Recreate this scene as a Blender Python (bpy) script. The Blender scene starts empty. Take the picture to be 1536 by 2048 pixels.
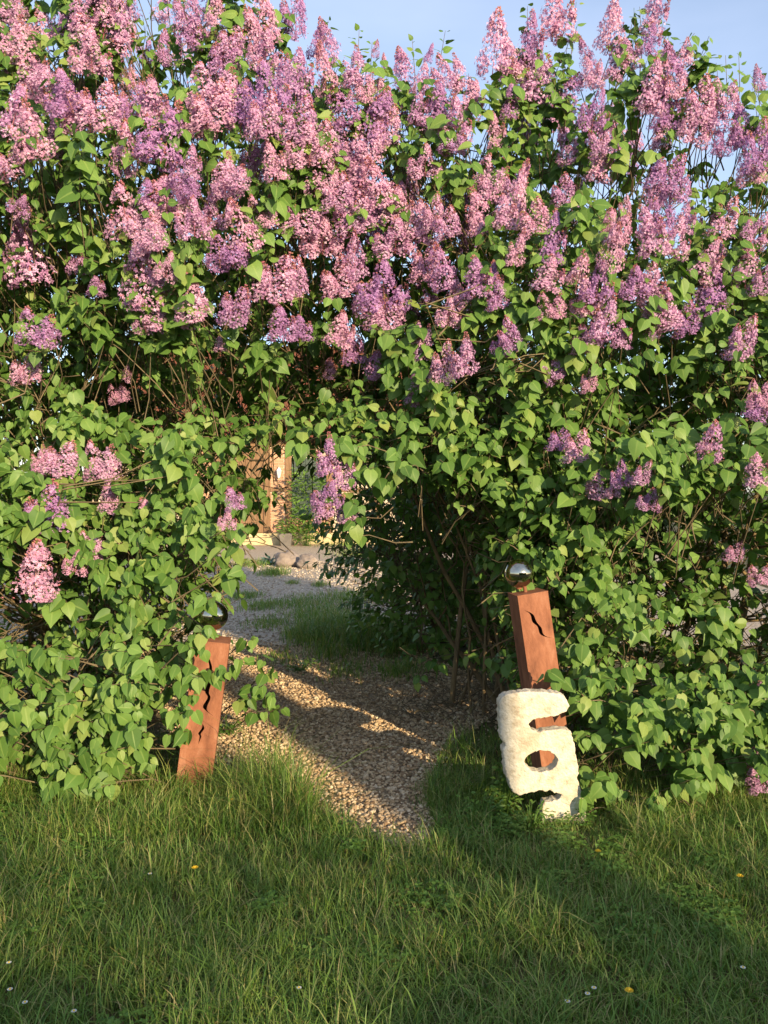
import bpy, bmesh, math, random
import numpy as np
from mathutils import Vector, Matrix, noise as mnoise

random.seed(7)
rng = np.random.default_rng(11)
R = math.radians
scene = bpy.context.scene
col = scene.collection

# ------------------------------------------------------------------ camera
CAM_H = 1.45
FPX = 1650.0                      # focal length in photograph pixels (1536 x 2048)
PITCH = math.atan((1024 - 980) / FPX)
cam_d = bpy.data.cameras.new("camera")
cam = bpy.data.objects.new("camera", cam_d)
col.objects.link(cam)
cam.location = (0, 0, CAM_H)
cam.rotation_euler = (R(90) - PITCH, 0, 0)
cam_d.sensor_fit = 'VERTICAL'
cam_d.sensor_height = 24.0
cam_d.lens = 24.0 * FPX / 2048.0
cam_d.clip_start = 0.05
cam_d.clip_end = 2000
scene.camera = cam

# ------------------------------------------------------------------ sky, sun, exposure
SUN_EL, SUN_AZ = R(15), R(29)     # the sun stands behind the camera, to its right
sun_dir = Vector((math.sin(SUN_AZ) * math.cos(SUN_EL), -math.cos(SUN_AZ) * math.cos(SUN_EL), math.sin(SUN_EL)))
world = bpy.data.worlds.new("World")
scene.world = world
world.use_nodes = True
wn, wl = world.node_tree.nodes, world.node_tree.links
wn.clear()
sky = wn.new('ShaderNodeTexSky')
sky.sky_type = 'NISHITA'
sky.sun_disc = False
sky.sun_elevation = SUN_EL
sky.sun_rotation = math.pi - SUN_AZ
sky.air_density = 1.0
sky.dust_density = 0.6
sky.ozone_density = 2.0
wbg = wn.new('ShaderNodeBackground')
wbg.inputs['Strength'].default_value = 0.122
wout = wn.new('ShaderNodeOutputWorld')
wtc = wn.new('ShaderNodeTexCoord')
wmap = wn.new('ShaderNodeMapping'); wmap.inputs['Scale'].default_value = (1.0, 1.0, 2.6)
wnz = wn.new('ShaderNodeTexNoise'); wnz.inputs['Scale'].default_value = 2.2; wnz.inputs['Detail'].default_value = 5
wramp = wn.new('ShaderNodeMapRange')
wramp.inputs[1].default_value = 0.42; wramp.inputs[2].default_value = 0.85
wramp.inputs[3].default_value = 0.18; wramp.inputs[4].default_value = 0.42
wmix = wn.new('ShaderNodeMix'); wmix.data_type = 'RGBA'
wl.new(wtc.outputs['Generated'], wmap.inputs['Vector'])
wl.new(wmap.outputs['Vector'], wnz.inputs['Vector'])
wl.new(wnz.outputs['Fac'], wramp.inputs[0])
wl.new(wramp.outputs[0], wmix.inputs['Factor'])
wl.new(sky.outputs['Color'], wmix.inputs['A'])
wmix.inputs['B'].default_value = (5.2, 5.5, 6.8, 1)       # thin high cloud
wl.new(wmix.outputs['Result'], wbg.inputs['Color'])
wl.new(wbg.outputs['Background'], wout.inputs['Surface'])

sun_d = bpy.data.lights.new("sun", 'SUN')
sun_d.energy = 4.4
sun_d.angle = R(0.5)
sun_d.color = (1.0, 0.79, 0.50)
sun = bpy.data.objects.new("sun", sun_d)
col.objects.link(sun)
sun.rotation_euler = sun_dir.to_track_quat('Z', 'Y').to_euler()

scene.view_settings.view_transform = 'Standard'
scene.view_settings.look = 'None'
scene.view_settings.gamma = 1.0
scene.view_settings.use_curve_mapping = False
scene.view_settings.exposure = 1.05
scene.render.engine = 'CYCLES'
scene.cycles.max_bounces = 6
scene.cycles.diffuse_bounces = 3
scene.cycles.transmission_bounces = 3

# ------------------------------------------------------------------ pixel helpers (a pixel gives a direction only)
CP, SP = math.cos(PITCH), math.sin(PITCH)
def ray(px, py):
    u, v = (px - 768) / FPX, -(py - 1024) / FPX
    return Vector((u, CP + v * SP, -SP + v * CP))
def at(px, py, Y):
    d = ray(px, py); k = Y / d.y
    return Vector((d.x * k, Y, CAM_H + d.z * k))
def ground(px, py):
    d = ray(px, py); k = -CAM_H / d.z
    return Vector((d.x * k, d.y * k, 0))
def nz(x, y, z=0.0):
    return mnoise.noise(Vector((x, y, z)))

# ------------------------------------------------------------------ mesh helpers
def mesh_np(name, V, F, smooth=True, mats=(), mat_idx=None, **attrs):
    """V (n,3), F (m,3) triangles, attrs: per-vertex floats."""
    V = np.ascontiguousarray(V, dtype=np.float32); F = np.ascontiguousarray(F, dtype=np.int32)
    me = bpy.data.meshes.new(name)
    me.vertices.add(len(V)); me.vertices.foreach_set('co', V.ravel())
    me.loops.add(F.size); me.loops.foreach_set('vertex_index', F.ravel())
    me.polygons.add(len(F)); me.polygons.foreach_set('loop_start', np.arange(0, F.size, F.shape[1], dtype=np.int32))
    for m in mats: me.materials.append(m)
    if mat_idx is not None: me.polygons.foreach_set('material_index', np.asarray(mat_idx, dtype=np.int32))
    me.polygons.foreach_set('use_smooth', np.full(len(F), smooth))
    me.update(calc_edges=True)
    for k, a in attrs.items():
        me.attributes.new(k, 'FLOAT', 'POINT').data.foreach_set('value', np.asarray(a, dtype=np.float32))
    return me
def link(name, me, parent=None, loc=(0, 0, 0)):
    o = bpy.data.objects.new(name, me); col.objects.link(o); o.location = loc
    if parent: o.parent = parent
    return o
def tag(o, label=None, cat=None, group=None, kind=None):
    if label: o['label'] = label
    if cat: o['category'] = cat
    if group: o['group'] = group
    if kind: o['kind'] = kind
    return o
def empty(name, loc):
    o = bpy.data.objects.new(name, None); col.objects.link(o); o.location = loc; o.empty_display_size = 0.1
    return o
def box_mesh(name, x0, x1, y0, y1, z0, z1, mat, bevel=0.0):
    bm = bmesh.new()
    bmesh.ops.create_cube(bm, size=1)
    for v in bm.verts:
        v.co = Vector(((x0 + x1) / 2 + v.co.x * (x1 - x0), (y0 + y1) / 2 + v.co.y * (y1 - y0), (z0 + z1) / 2 + v.co.z * (z1 - z0)))
    if bevel: bmesh.ops.bevel(bm, geom=bm.edges[:], offset=bevel, segments=1, affect='EDGES')
    me = bpy.data.meshes.new(name); bm.to_mesh(me); bm.free(); me.materials.append(mat)
    return me
def lathe_mesh(name, prof, mat, n=24, smooth=True):
    V, F = [], []
    for r, z in prof:
        for i in range(n):
            a = 2 * math.pi * i / n; V.append((r * math.cos(a), r * math.sin(a), z))
    for j in range(len(prof) - 1):
        for i in range(n):
            a, b = j * n + i, j * n + (i + 1) % n
            F += [(a, b, b + n), (a, b + n, a + n)]
    return mesh_np(name, np.array(V), np.array(F), smooth, (mat,))
class Tubes:
    """collects tapered tubes into one triangle mesh"""
    def __init__(s): s.V, s.F, s.n = [], [], 0
    def add(s, pts, rad, sides=5):
        pts = [Vector(p) for p in pts]; m = len(pts)
        up = Vector((0.31, 0.52, 0.79)); rows = []
        for i, p in enumerate(pts):
            t = (pts[min(i + 1, m - 1)] - pts[max(i - 1, 0)])
            if t.length < 1e-6: t = Vector((0, 0, 1))
            t.normalize()
            a = t.cross(up)
            if a.length < 1e-3: a = t.cross(Vector((1, 0, 0)))
            a.normalize(); b = t.cross(a)
            for k in range(sides):
                th = 2 * math.pi * k / sides
                rows.append(p + (a * math.cos(th) + b * math.sin(th)) * rad[i])
        s.V += [tuple(v) for v in rows]
        for i in range(m - 1):
            for k in range(sides):
                a0 = s.n + i * sides + k; b0 = s.n + i * sides + (k + 1) % sides
                s.F += [(a0, b0, b0 + sides), (a0, b0 + sides, a0 + sides)]
        s.n += m * sides
    def mesh(s, name, mat): return mesh_np(name, np.array(s.V), np.array(s.F), True, (mat,))

# ------------------------------------------------------------------ materials
def new_mat(name):
    m = bpy.data.materials.new(name); m.use_nodes = True
    nt = m.node_tree; nt.nodes.clear()
    return m, nt.nodes, nt.links
def ramp(n, stops):
    r = n.new('ShaderNodeValToRGB'); e = r.color_ramp.elements
    while len(e) > 1: e.remove(e[-1])
    e[0].position = stops[0][0]; e[0].color = (*stops[0][1], 1)
    for p, c in stops[1:]:
        k = e.new(p); k.color = (*c, 1)
    return r
def foliage_mat(name, stops, trans=0.3, tcol=(1.0, 1.15, 0.5), rough=0.45, spec=0.35, vein=0.0, noise_scale=0):
    """per-leaf colour from the 'rnd' attribute plus the object's own random number"""
    m, n, l = new_mat(name)
    at_ = n.new('ShaderNodeAttribute'); at_.attribute_name = 'rnd'
    oi = n.new('ShaderNodeObjectInfo')
    add = n.new('ShaderNodeMath'); add.operation = 'ADD'
    fr = n.new('ShaderNodeMath'); fr.operation = 'FRACT'
    l.new(at_.outputs['Fac'], add.inputs[0]); l.new(oi.outputs['Random'], add.inputs[1]); l.new(add.outputs[0], fr.inputs[0])
    r = ramp(n, stops); l.new(fr.outputs[0], r.inputs[0])
    colout = r.outputs['Color']
    if vein:
        va = n.new('ShaderNodeAttribute'); va.attribute_name = 'vein'
        mx = n.new('ShaderNodeMix'); mx.data_type = 'RGBA'
        l.new(va.outputs['Fac'], mx.inputs['Factor']); l.new(colout, mx.inputs['A'])
        mx.inputs['B'].default_value = (0.30, 0.40, 0.11, 1); colout = mx.outputs['Result']
    b = n.new('ShaderNodeBsdfPrincipled'); l.new(colout, b.inputs['Base Color'])
    b.inputs['Roughness'].default_value = rough; b.inputs['Specular IOR Level'].default_value = spec
    t = n.new('ShaderNodeBsdfTranslucent')
    tm = n.new('ShaderNodeMix'); tm.data_type = 'RGBA'; tm.blend_type = 'MULTIPLY'; tm.inputs['Factor'].default_value = 1
    l.new(colout, tm.inputs['A']); tm.inputs['B'].default_value = (*tcol, 1)
    l.new(tm.outputs['Result'], t.inputs['Color'])
    ms = n.new('ShaderNodeMixShader'); ms.inputs[0].default_value = trans
    l.new(b.outputs[0], ms.inputs[1]); l.new(t.outputs[0], ms.inputs[2])
    o = n.new('ShaderNodeOutputMaterial'); l.new(ms.outputs[0], o.inputs['Surface'])
    return m
def noise_mat(name, stops, scale=8, detail=6, rough=0.85, bump=0.3, bump_scale=None, spec=0.2, metallic=0, stretch=None, dist=0.01, second=None):
    m, n, l = new_mat(name)
    tc = n.new('ShaderNodeTexCoord'); mp = n.new('ShaderNodeMapping')
    if stretch: mp.inputs['Scale'].default_value = stretch
    l.new(tc.outputs['Object'], mp.inputs['Vector'])
    t = n.new('ShaderNodeTexNoise'); t.inputs['Scale'].default_value = scale; t.inputs['Detail'].default_value = detail
    t.inputs['Roughness'].default_value = 0.65
    l.new(mp.outputs[0], t.inputs['Vector'])
    r = ramp(n, stops); l.new(t.outputs['Fac'], r.inputs[0])
    c = r.outputs['Color']
    if second:
        s2, lo, hi, c2 = second
        t2 = n.new('ShaderNodeTexNoise'); t2.inputs['Scale'].default_value = s2; t2.inputs['Detail'].default_value = 4
        l.new(mp.outputs[0], t2.inputs['Vector'])
        mr = n.new('ShaderNodeMapRange'); mr.inputs[1].default_value = lo; mr.inputs[2].default_value = hi
        l.new(t2.outputs['Fac'], mr.inputs[0])
        mx = n.new('ShaderNodeMix'); mx.data_type = 'RGBA'
        l.new(mr.outputs[0], mx.inputs['Factor']); l.new(c, mx.inputs['A']); mx.inputs['B'].default_value = (*c2, 1)
        c = mx.outputs['Result']
    b = n.new('ShaderNodeBsdfPrincipled'); l.new(c, b.inputs['Base Color'])
    b.inputs['Roughness'].default_value = rough; b.inputs['Specular IOR Level'].default_value = spec; b.inputs['Metallic'].default_value = metallic
    if bump:
        tb = n.new('ShaderNodeTexNoise'); tb.inputs['Scale'].default_value = bump_scale or scale * 3; tb.inputs['Detail'].default_value = 5
        l.new(mp.outputs[0], tb.inputs['Vector'])
        bp = n.new('ShaderNodeBump'); bp.inputs['Strength'].default_value = bump; bp.inputs['Distance'].default_value = dist
        l.new(tb.outputs['Fac'], bp.inputs['Height']); l.new(bp.outputs[0], b.inputs['Normal'])
    o = n.new('ShaderNodeOutputMaterial'); l.new(b.outputs[0], o.inputs['Surface'])
    return m
def plain(name, c, rough=0.6, spec=0.3, metallic=0):
    m, n, l = new_mat(name)
    b = n.new('ShaderNodeBsdfPrincipled'); b.inputs['Base Color'].default_value = (*c, 1)
    b.inputs['Roughness'].default_value = rough; b.inputs['Specular IOR Level'].default_value = spec; b.inputs['Metallic'].default_value = metallic
    o = n.new('ShaderNodeOutputMaterial'); l.new(b.outputs[0], o.inputs['Surface'])
    return m

M_leaf = foliage_mat("lilac_leaf", [(0, (0.070, 0.145, 0.027)), (0.5, (0.112, 0.212, 0.042)), (0.85, (0.165, 0.275, 0.062)), (1, (0.24, 0.305, 0.08))], vein=1, spec=0.3, rough=0.5)
def panicle_tint(m):
    n, l = m.node_tree.nodes, m.node_tree.links
    oi = next(q for q in n if q.type == 'OBJECT_INFO'); rp = next(q for q in n if q.type == 'VALTORGB')
    tr = ramp(n, [(0, (1.05, 1.0, 0.96)), (.5, (.95, .92, .98)), (1, (.74, .70, .95))]); l.new(oi.outputs['Random'], tr.inputs[0])
    mx = n.new('ShaderNodeMix'); mx.data_type = 'RGBA'; mx.blend_type = 'MULTIPLY'; mx.inputs['Factor'].default_value = 1
    outs = [k.to_socket for k in rp.outputs['Color'].links]
    l.new(rp.outputs['Color'], mx.inputs['A']); l.new(tr.outputs['Color'], mx.inputs['B'])
    for s_ in outs: l.new(mx.outputs['Result'], s_)
M_petal = foliage_mat("lilac_petal", [(0, (0.40, 0.18, 0.33)), (0.35, (0.55, 0.295, 0.47)), (0.75, (0.68, 0.43, 0.59)), (1, (0.77, 0.58, 0.69))], trans=0.28, tcol=(1, 0.85, 1.05), rough=0.6, spec=0.15)
panicle_tint(M_petal)
M_bud = foliage_mat("lilac_bud", [(0, (0.32, 0.10, 0.13)), (0.6, (0.46, 0.17, 0.20)), (1, (0.40, 0.22, 0.12))], trans=0.1, tcol=(1, 0.8, 0.8), rough=0.6, spec=0.15)
M_bark = noise_mat("lilac_bark", [(0.3, (0.10, 0.07, 0.04)), (0.55, (0.22, 0.155, 0.08)), (0.75, (0.34, 0.25, 0.11))], scale=14, bump=0.5, stretch=(1, 1, 0.3))
M_twig = noise_mat("lilac_twig", [(0.3, (0.10, 0.078, 0.048)), (0.7, (0.22, 0.17, 0.10))], scale=9, bump=0)
M_grass = foliage_mat("grass_blade", [(0, (0.08, 0.165, 0.028)), (0.4, (0.125, 0.24, 0.04)), (0.7, (0.185, 0.29, 0.055)), (0.88, (0.25, 0.30, 0.08)), (1, (0.40, 0.33, 0.15))], trans=0.3, tcol=(1, 1.1, 0.4), rough=0.45, spec=0.3)
M_weed = foliage_mat("weed_leaf", [(0, (0.08, 0.17, 0.03)), (1, (0.17, 0.29, 0.05))], trans=0.3)
M_soil = noise_mat("lawn_soil", [(0.3, (0.06, 0.045, 0.02)), (0.55, (0.11, 0.09, 0.035)), (0.75, (0.19, 0.135, 0.065))], scale=5, bump=0.6, bump_scale=40, second=(0.8, 0.5, 0.7, (0.05, 0.085, 0.02)))
M_gravel = noise_mat("gravel_bed", [(0.3, (0.14, 0.09, 0.05)), (0.5, (0.30, 0.215, 0.13)), (0.7, (0.44, 0.34, 0.22))], scale=55, detail=3, bump=1.0, bump_scale=60, dist=0.02)
M_yard = noise_mat("yard_bed", [(0.3, (0.26, 0.20, 0.14)), (0.5, (0.42, 0.34, 0.25)), (0.7, (0.55, 0.46, 0.35))], scale=40, detail=3, bump=1.0, bump_scale=50, dist=0.02)
M_yard_chip = foliage_mat("yard_chip", [(0, (0.30, 0.22, 0.15)), (0.5, (0.50, 0.41, 0.30)), (1, (0.64, 0.55, 0.43))], trans=0.0, rough=0.85, spec=0.2)
M_stone_chip = foliage_mat("gravel_chip", [(0, (0.20, 0.125, 0.07)), (0.25, (0.42, 0.29, 0.165)), (0.7, (0.57, 0.42, 0.255)), (1, (0.68, 0.55, 0.38))], trans=0.0, rough=0.85, spec=0.2)
M_rust = noise_mat("rusted_steel", [(0.28, (0.11, 0.045, 0.026)), (0.42, (0.205, 0.082, 0.045)), (0.56, (0.28, 0.115, 0.062)), (0.68, (0.34, 0.16, 0.095)), (0.82, (0.19, 0.078, 0.045))], scale=13, detail=12, rough=0.85, bump=0.5, bump_scale=190, spec=0.2, dist=0.004, stretch=(1.6, 1.6, 0.55), second=(4.5, 0.48, 0.72, (0.20, 0.075, 0.038)))
M_lime = noise_mat("limestone", [(0.32, (0.36, 0.30, 0.21)), (0.45, (0.53, 0.47, 0.36)), (0.62, (0.63, 0.575, 0.455))], scale=22, detail=10, rough=0.95, bump=0.9, bump_scale=110, dist=0.006, second=(7, 0.56, 0.72, (0.36, 0.29, 0.20)))
M_mirror = plain("mirrored_ball", (0.46, 0.42, 0.33), rough=0.03, metallic=1.0)
M_brick = noise_mat("house_brick", [(0.3, (0.38, 0.19, 0.11)), (0.6, (0.50, 0.28, 0.17)), (0.8, (0.58, 0.37, 0.25))], scale=3.5, bump=0.3)
M_mortar = noise_mat("mortar", [(0.3, (0.48, 0.38, 0.27)), (0.7, (0.60, 0.50, 0.38))], scale=6, bump=0.2)
M_timber = noise_mat("old_timber", [(0.3, (0.13, 0.075, 0.04)), (0.7, (0.28, 0.17, 0.095))], scale=5, stretch=(6, 6, 0.6), bump=0.4)
M_plinth = noise_mat("plinth_stone", [(0.3, (0.38, 0.30, 0.16)), (0.7, (0.60, 0.49, 0.29))], scale=4, bump=0.5)
M_roof = noise_mat("roof_tile", [(0.3, (0.22, 0.08, 0.05)), (0.7, (0.36, 0.14, 0.08))], scale=3, bump=0.4)
M_shutter = plain("shutter_paint", (0.055, 0.075, 0.062), 0.7)
M_white = plain("white_enamel", (0.75, 0.75, 0.72), 0.4)
M_glass = plain("window_glass", (0.10, 0.13, 0.16), 0.08, 0.8)
M_lampglass = plain("lantern_glass", (0.45, 0.50, 0.50), 0.15, 0.6)
M_pot = noise_mat("grey_pot", [(0.3, (0.11, 0.10, 0.09)), (0.7, (0.19, 0.17, 0.15))], scale=5, bump=0.2)
M_rock = noise_mat("boulder_rock", [(0.3, (0.15, 0.12, 0.10)), (0.55, (0.25, 0.205, 0.175)), (0.8, (0.34, 0.29, 0.25))], scale=5, bump=0.6)
M_yellow = plain("dandelion_yellow", (0.80, 0.52, 0.03), 0.7)
M_daisy = plain("daisy_white", (0.82, 0.82, 0.78), 0.7)

# ------------------------------------------------------------------ ground, path, yard
def sheet(name, pts, z, mat):
    bm = bmesh.new()
    bm.faces.new([bm.verts.new((x, y, z)) for x, y in pts])
    me = bpy.data.meshes.new(name); bm.to_mesh(me); bm.free(); me.materials.append(mat)
    return tag(link(name, me), kind='structure')
tag(sheet('ground', [(-600, -600), (600, -600), (600, 600), (-600, 600)], 0.0, M_soil), 'green lawn soil running to the horizon', 'ground')
PATH_PX = [(392, 1500), (455, 1548), (540, 1580), (610, 1618), (700, 1668), (790, 1700), (862, 1702), (872, 1655), (850, 1600),
           (868, 1540), (905, 1490), (965, 1450), (1000, 1420), (985, 1380), (930, 1345), (860, 1318)]
PATH = [tuple(ground(*p)[:2]) for p in PATH_PX] + [(0.6, 7.8), (-2.6, 7.8), (-1.75, 6.0)]
tag(sheet('gravel_path', PATH, 0.004, M_gravel), 'tan gravel path through the gap in the lilacs', 'path')
tag(sheet('gravel_yard', [(-9, 7.6), (5, 7.6), (7, 21.9), (-11, 21.9)], 0.008, M_yard), 'pale gravel yard before the brick house', 'yard')
def in_poly(poly, x, y):
    c = False; j = len(poly) - 1
    for i in range(len(poly)):
        xi, yi = poly[i]; xj, yj = poly[j]
        if (yi > y) != (yj > y) and x < (xj - xi) * (y - yi) / (yj - yi) + xi: c = not c
        j = i
    return c
def poly_dist(poly, x, y):
    best = 9
    for i in range(len(poly)):
        ax, ay = poly[i]; bx, by = poly[(i + 1) % len(poly)]
        dx, dy = bx - ax, by - ay; t = max(0, min(1, ((x - ax) * dx + (y - ay) * dy) / (dx * dx + dy * dy + 1e-9)))
        best = min(best, math.hypot(x - ax - t * dx, y - ay - t * dy))
    return best

# gravel chips: real stones, far too many to count
ico_v, ico_f = [], []
_bm = bmesh.new(); bmesh.ops.create_icosphere(_bm, subdivisions=1, radius=1.0)
ico_v = np.array([v.co[:] for v in _bm.verts]); ico_f = np.array([[v.index for v in f.verts] for f in _bm.faces]); _bm.free()
def chips(pos, size):
    n = len(pos); k = len(ico_v)
    sq = rng.uniform([0.75, 0.55, 0.35], [1.25, 1.0, 0.75], (n, 3)) * size[:, None]
    a = rng.uniform(0, 2 * np.pi, n); ca, sa = np.cos(a), np.sin(a)
    b = rng.uniform(-0.6, 0.6, n); cb, sb = np.cos(b), np.sin(b)
    W = ico_v[None] * (1 + rng.uniform(-0.22, 0.22, (n, k, 1))) * sq[:, None, :]
    y = W[..., 1] * cb[:, None] - W[..., 2] * sb[:, None]; z = W[..., 1] * sb[:, None] + W[..., 2] * cb[:, None]
    x = W[..., 0] * ca[:, None] - y * sa[:, None]; y = W[..., 0] * sa[:, None] + y * ca[:, None]
    V = np.stack([x, y, z], -1) + pos[:, None, :]
    F = ico_f[None] + (np.arange(n) * k)[:, None, None]
    return V.reshape(-1, 3), F.reshape(-1, 3), np.repeat(rng.uniform(0, 1, n), k)
pts = []
while len(pts) < 30000:
    y = random.uniform(3.2, 8.0) ** 1.0; x = random.uniform(-2.2, 1.1)
    if random.random() > (4.2 / y) ** 1.6: continue
    if not in_poly(PATH, x, y):
        if random.random() > 0.12 or poly_dist(PATH, x, y) > 0.13: continue
    pts.append((x, y, random.uniform(0.002, 0.016)))
pts = np.array(pts)
V, F, r_ = chips(pts, rng.uniform(0.0045, 0.0115, len(pts)) * np.where(rng.uniform(0, 1, len(pts)) < .12, 1.6, 1))
tag(link('gravel_stones', mesh_np('gravel_stones', V, F, False, (M_stone_chip,), rnd=r_)), 'loose tan gravel stones covering the path', 'gravel', kind='stuff')
ypts = np.stack([rng.uniform(-5.5, 1.5, 14000), 7.6 + 9 * rng.uniform(0, 1, 14000) ** 1.5, np.full(14000, 0.014)], -1)
V, F, r_ = chips(ypts, rng.uniform(0.010, 0.022, len(ypts)))
tag(link('yard_stones', mesh_np('yard_stones', V, F, False, (M_yard_chip,), rnd=r_)), 'pale gravel stones scattered over the yard', 'gravel', kind='stuff')

# ------------------------------------------------------------------ the house beyond the gap
HY = 22.0
def hx(px): return (px - 768) / FPX * HY
house = tag(empty('brick_house', (-3.0, HY, 0)), 'half-timbered brick house with plank door beyond the gravel yard', 'house')
def hpart(name, x0, x1, y0, y1, z0, z1, mat, parent=house, bevel=0.0):
    ox, oy = (-3.0, HY)
    return link(name, box_mesh(name, x0 - ox, x1 - ox, y0 - oy, y1 - oy, z0, z1, mat, bevel), parent)
HX0, HX1 = -8.0, 1.6
hpart('wall', HX0, HX1, HY, HY + 6, 0.0, 2.75, M_mortar)
hpart('plinth', HX0 - .04, HX1 + .04, HY - 0.07, HY - 0.003, 0, 0.30, M_plinth, bevel=0.01)
posts = [-7.9, -6.6, -5.35, -4.42, -3.12, -2.55, -1.45, -0.2, 1.5]
for x in posts:
    hpart('timber_post', x - .085, x + .085, HY - .05, HY - .002, 0.305, 2.6, M_timber, bevel=0.008)
hpart('timber_beam', HX0, HX1, HY - .06, HY - .004, 2.605, 2.78, M_timber, bevel=0.008)
for a, b in zip(posts[:-1], posts[1:]):
    if a in (-4.42, -2.55): continue
    hpart('timber_rail', a + .09, b - .09, HY - .045, HY - .002, 1.40, 1.50, M_timber, bevel=0.006)
    for (z0, z1) in ((0.31, 1.395), (1.505, 2.60)):
        pan = hpart('brick_panel', a + .088, b - .088, HY - .012, HY - .001, z0, z1, M_mortar)
        if not (-5.5 < a < -3.0): continue
        z = z0 + .008; row = 0
        while z + .066 <= z1:
            x = a + .095 - (0.115 if row % 2 else 0)
            while x < b - .1:
                xa, xb = max(x, a + .092), min(x + .228, b - .092)
                if xb - xa > .04:
                    hpart('brick', xa, xb, HY - .022 - random.uniform(0, .006), HY - .010, z, z + .064, M_brick, pan, 0.004)
                x += .24
            z += .076; row += 1
door = hpart('door', -4.32, -3.22, HY - .02, HY - .001, 0.305, 2.25, M_timber)
for i in range(7):
    x = -4.31 + i * .155
    hpart('plank', x, x + .145, HY - .04, HY - .021, 0.32, 2.24, M_timber, door, 0.006)
hpart('handle', -3.34, -3.31, HY - .075, HY - .041, 1.1, 1.25, M_pot, door)
hpart('lintel', -4.33, -3.21, HY - .05, HY - .002, 2.255, 2.6, M_timber, bevel=.01)
sh = hpart('shutter', -2.45, -1.55, HY - .035, HY - .001, 0.7, 2.3, M_shutter)
for i in range(5):
    hpart('plank', -2.44 + i * .178, -2.44 + i * .178 + .165, HY - .05, HY - .036, 0.72, 2.28, M_shutter, sh, 0.005)
hpart('brick_panel', -2.45, -1.55, HY - .03, HY - .001, 0.31, 0.69, M_brick)
win = hpart('window', -6.2, -5.75, HY - .04, HY - .013, 1.56, 2.3, M_white)
for k in range(2): hpart('pane', -6.15 + k * .19, -6.15 + k * .19 + .16, HY - .046, HY - .041, 1.62, 2.24, M_glass, win)
bm = bmesh.new()
rp = [(HX0 - .3, -.45, 2.62), (HX1 + .3, -.45, 2.62), (HX1 + .3, 3, 5.6), (HX0 - .3, 3, 5.6), (HX0 - .3, 6.45, 2.62), (HX1 + .3, 6.45, 2.62)]
vs = [bm.verts.new((x + 3.0, y, z + .18)) for x, y, z in rp]
for q in ((0, 1, 2, 3), (3, 2, 5, 4)): bm.faces.new([vs[i] for i in q])
bmesh.ops.solidify(bm, geom=bm.faces[:], thickness=0.1)
me = bpy.data.meshes.new('roof'); bm.to_mesh(me); bm.free(); me.materials.append(M_roof); link('roof', me, house)
for xg in (HX0, HX1):
    bm = bmesh.new(); bm.faces.new([bm.verts.new((xg + 3.0, y, z)) for y, z in ((0.002, 2.75), (5.99, 2.75), (3, 5.5))])
    bmesh.ops.solidify(bm, geom=bm.faces[:], thickness=0.08)
    me = bpy.data.meshes.new('gable'); bm.to_mesh(me); bm.free(); me.materials.append(M_brick); link('gable', me, house)
hs = hpart('doorstep', -3.75, -2.72, HY - .45, HY - .075, 0, 0.20, M_plinth, bevel=0.015)

# wall lantern
lx, lz = hx(559), 1.45 + (980 - 945) / 75.0
lan = tag(empty('wall_lantern', (lx, HY - .025, lz)), 'white wall lantern fixed to the brick panel of the house', 'lantern')
link('bracket', box_mesh('bracket', -.03, .03, -.02, 0, -.02, .12, M_white), lan)
tb = Tubes(); tb.add([(0, -.02, .08), (0, -.08, .16), (0, -.12, .12)], [.012] * 3, 6); link('arm', tb.mesh('arm', M_white), lan)
for nm, prof, mat in (('glass', [(.028, -.12), (.062, .04)], M_lampglass), ('cap', [(.075, .04), (.055, .07), (.02, .11), (0.001, .13)], M_white), ('base', [(.001, -.17), (.015, -.15), (.032, -.135), (.032, -.115), (.001, -.11)], M_white)):
    link(nm, lathe_mesh(nm, prof, mat, 6, False), lan, (0, -.12, 0))
tb = Tubes()
for k in range(6):
    a = math.pi * k / 3; tb.add([(.03 * math.cos(a), .03 * math.sin(a) - .12, -.12), (.065 * math.cos(a), .065 * math.sin(a) - .12, .04)], [.006, .006], 4)
link('cage', tb.mesh('cage', M_white), lan)

# ------------------------------------------------------------------ leaves
def leaf_template(fold, curl, wave, width=0.86, seed=0):
    """heart shaped lilac leaf: base at the origin, tip at +Y, upper side +Z; length 1"""
    rr = random.Random(seed)
    ys = [0.0, 0.10, 0.28, 0.48, 0.68, 0.86]
    ed = [(0.20, -0.085), (0.40, 0.04), (0.50, 0.25), (0.44, 0.48), (0.28, 0.70), (0.115, 0.88)]
    V = [(0, y, 0) for y in ys] + [(0, 1.03, 0)]
    vein = [0.75] * 6 + [0.3]
    for s in (-1, 1):
        for i, (x, y) in enumerate(ed):
            V.append((s * x * width, y + rr.uniform(-.01, .01), 0)); vein.append(0.0)
        for i, (x, y) in enumerate(ed):            # a row halfway, so the blade can cup and the midrib stays a thin line
            V.append((s * x * width * 0.14, ys[i] * .9 + y * .1, 0)); vein.append(0.0)
    V = np.array(V, dtype=float)
    ax = np.abs(V[:, 0])
    V[:, 2] = ax * fold - 0.55 * ax ** 2 + wave * np.sin(V[:, 1] * 7 + np.sign(V[:, 0]) * 1.3) * ax - curl * V[:, 1] ** 2
    F = []
    for si in range(2):
        e0 = 7 + si * 12; m0 = e0 + 6
        def tri(a, b, c): F.append((a, b, c) if si == 0 else (a, c, b))
        for i in range(5):
            tri(i, i + 1, m0 + i); tri(i + 1, m0 + i + 1, m0 + i)
            tri(m0 + i, m0 + i + 1, e0 + i); tri(m0 + i + 1, e0 + i + 1, e0 + i)
        tri(5, 6, m0 + 5); tri(m0 + 5, 6, e0 + 5); 
        tri(0, m0, e0)
    return V, np.array(F), np.array(vein)
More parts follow.
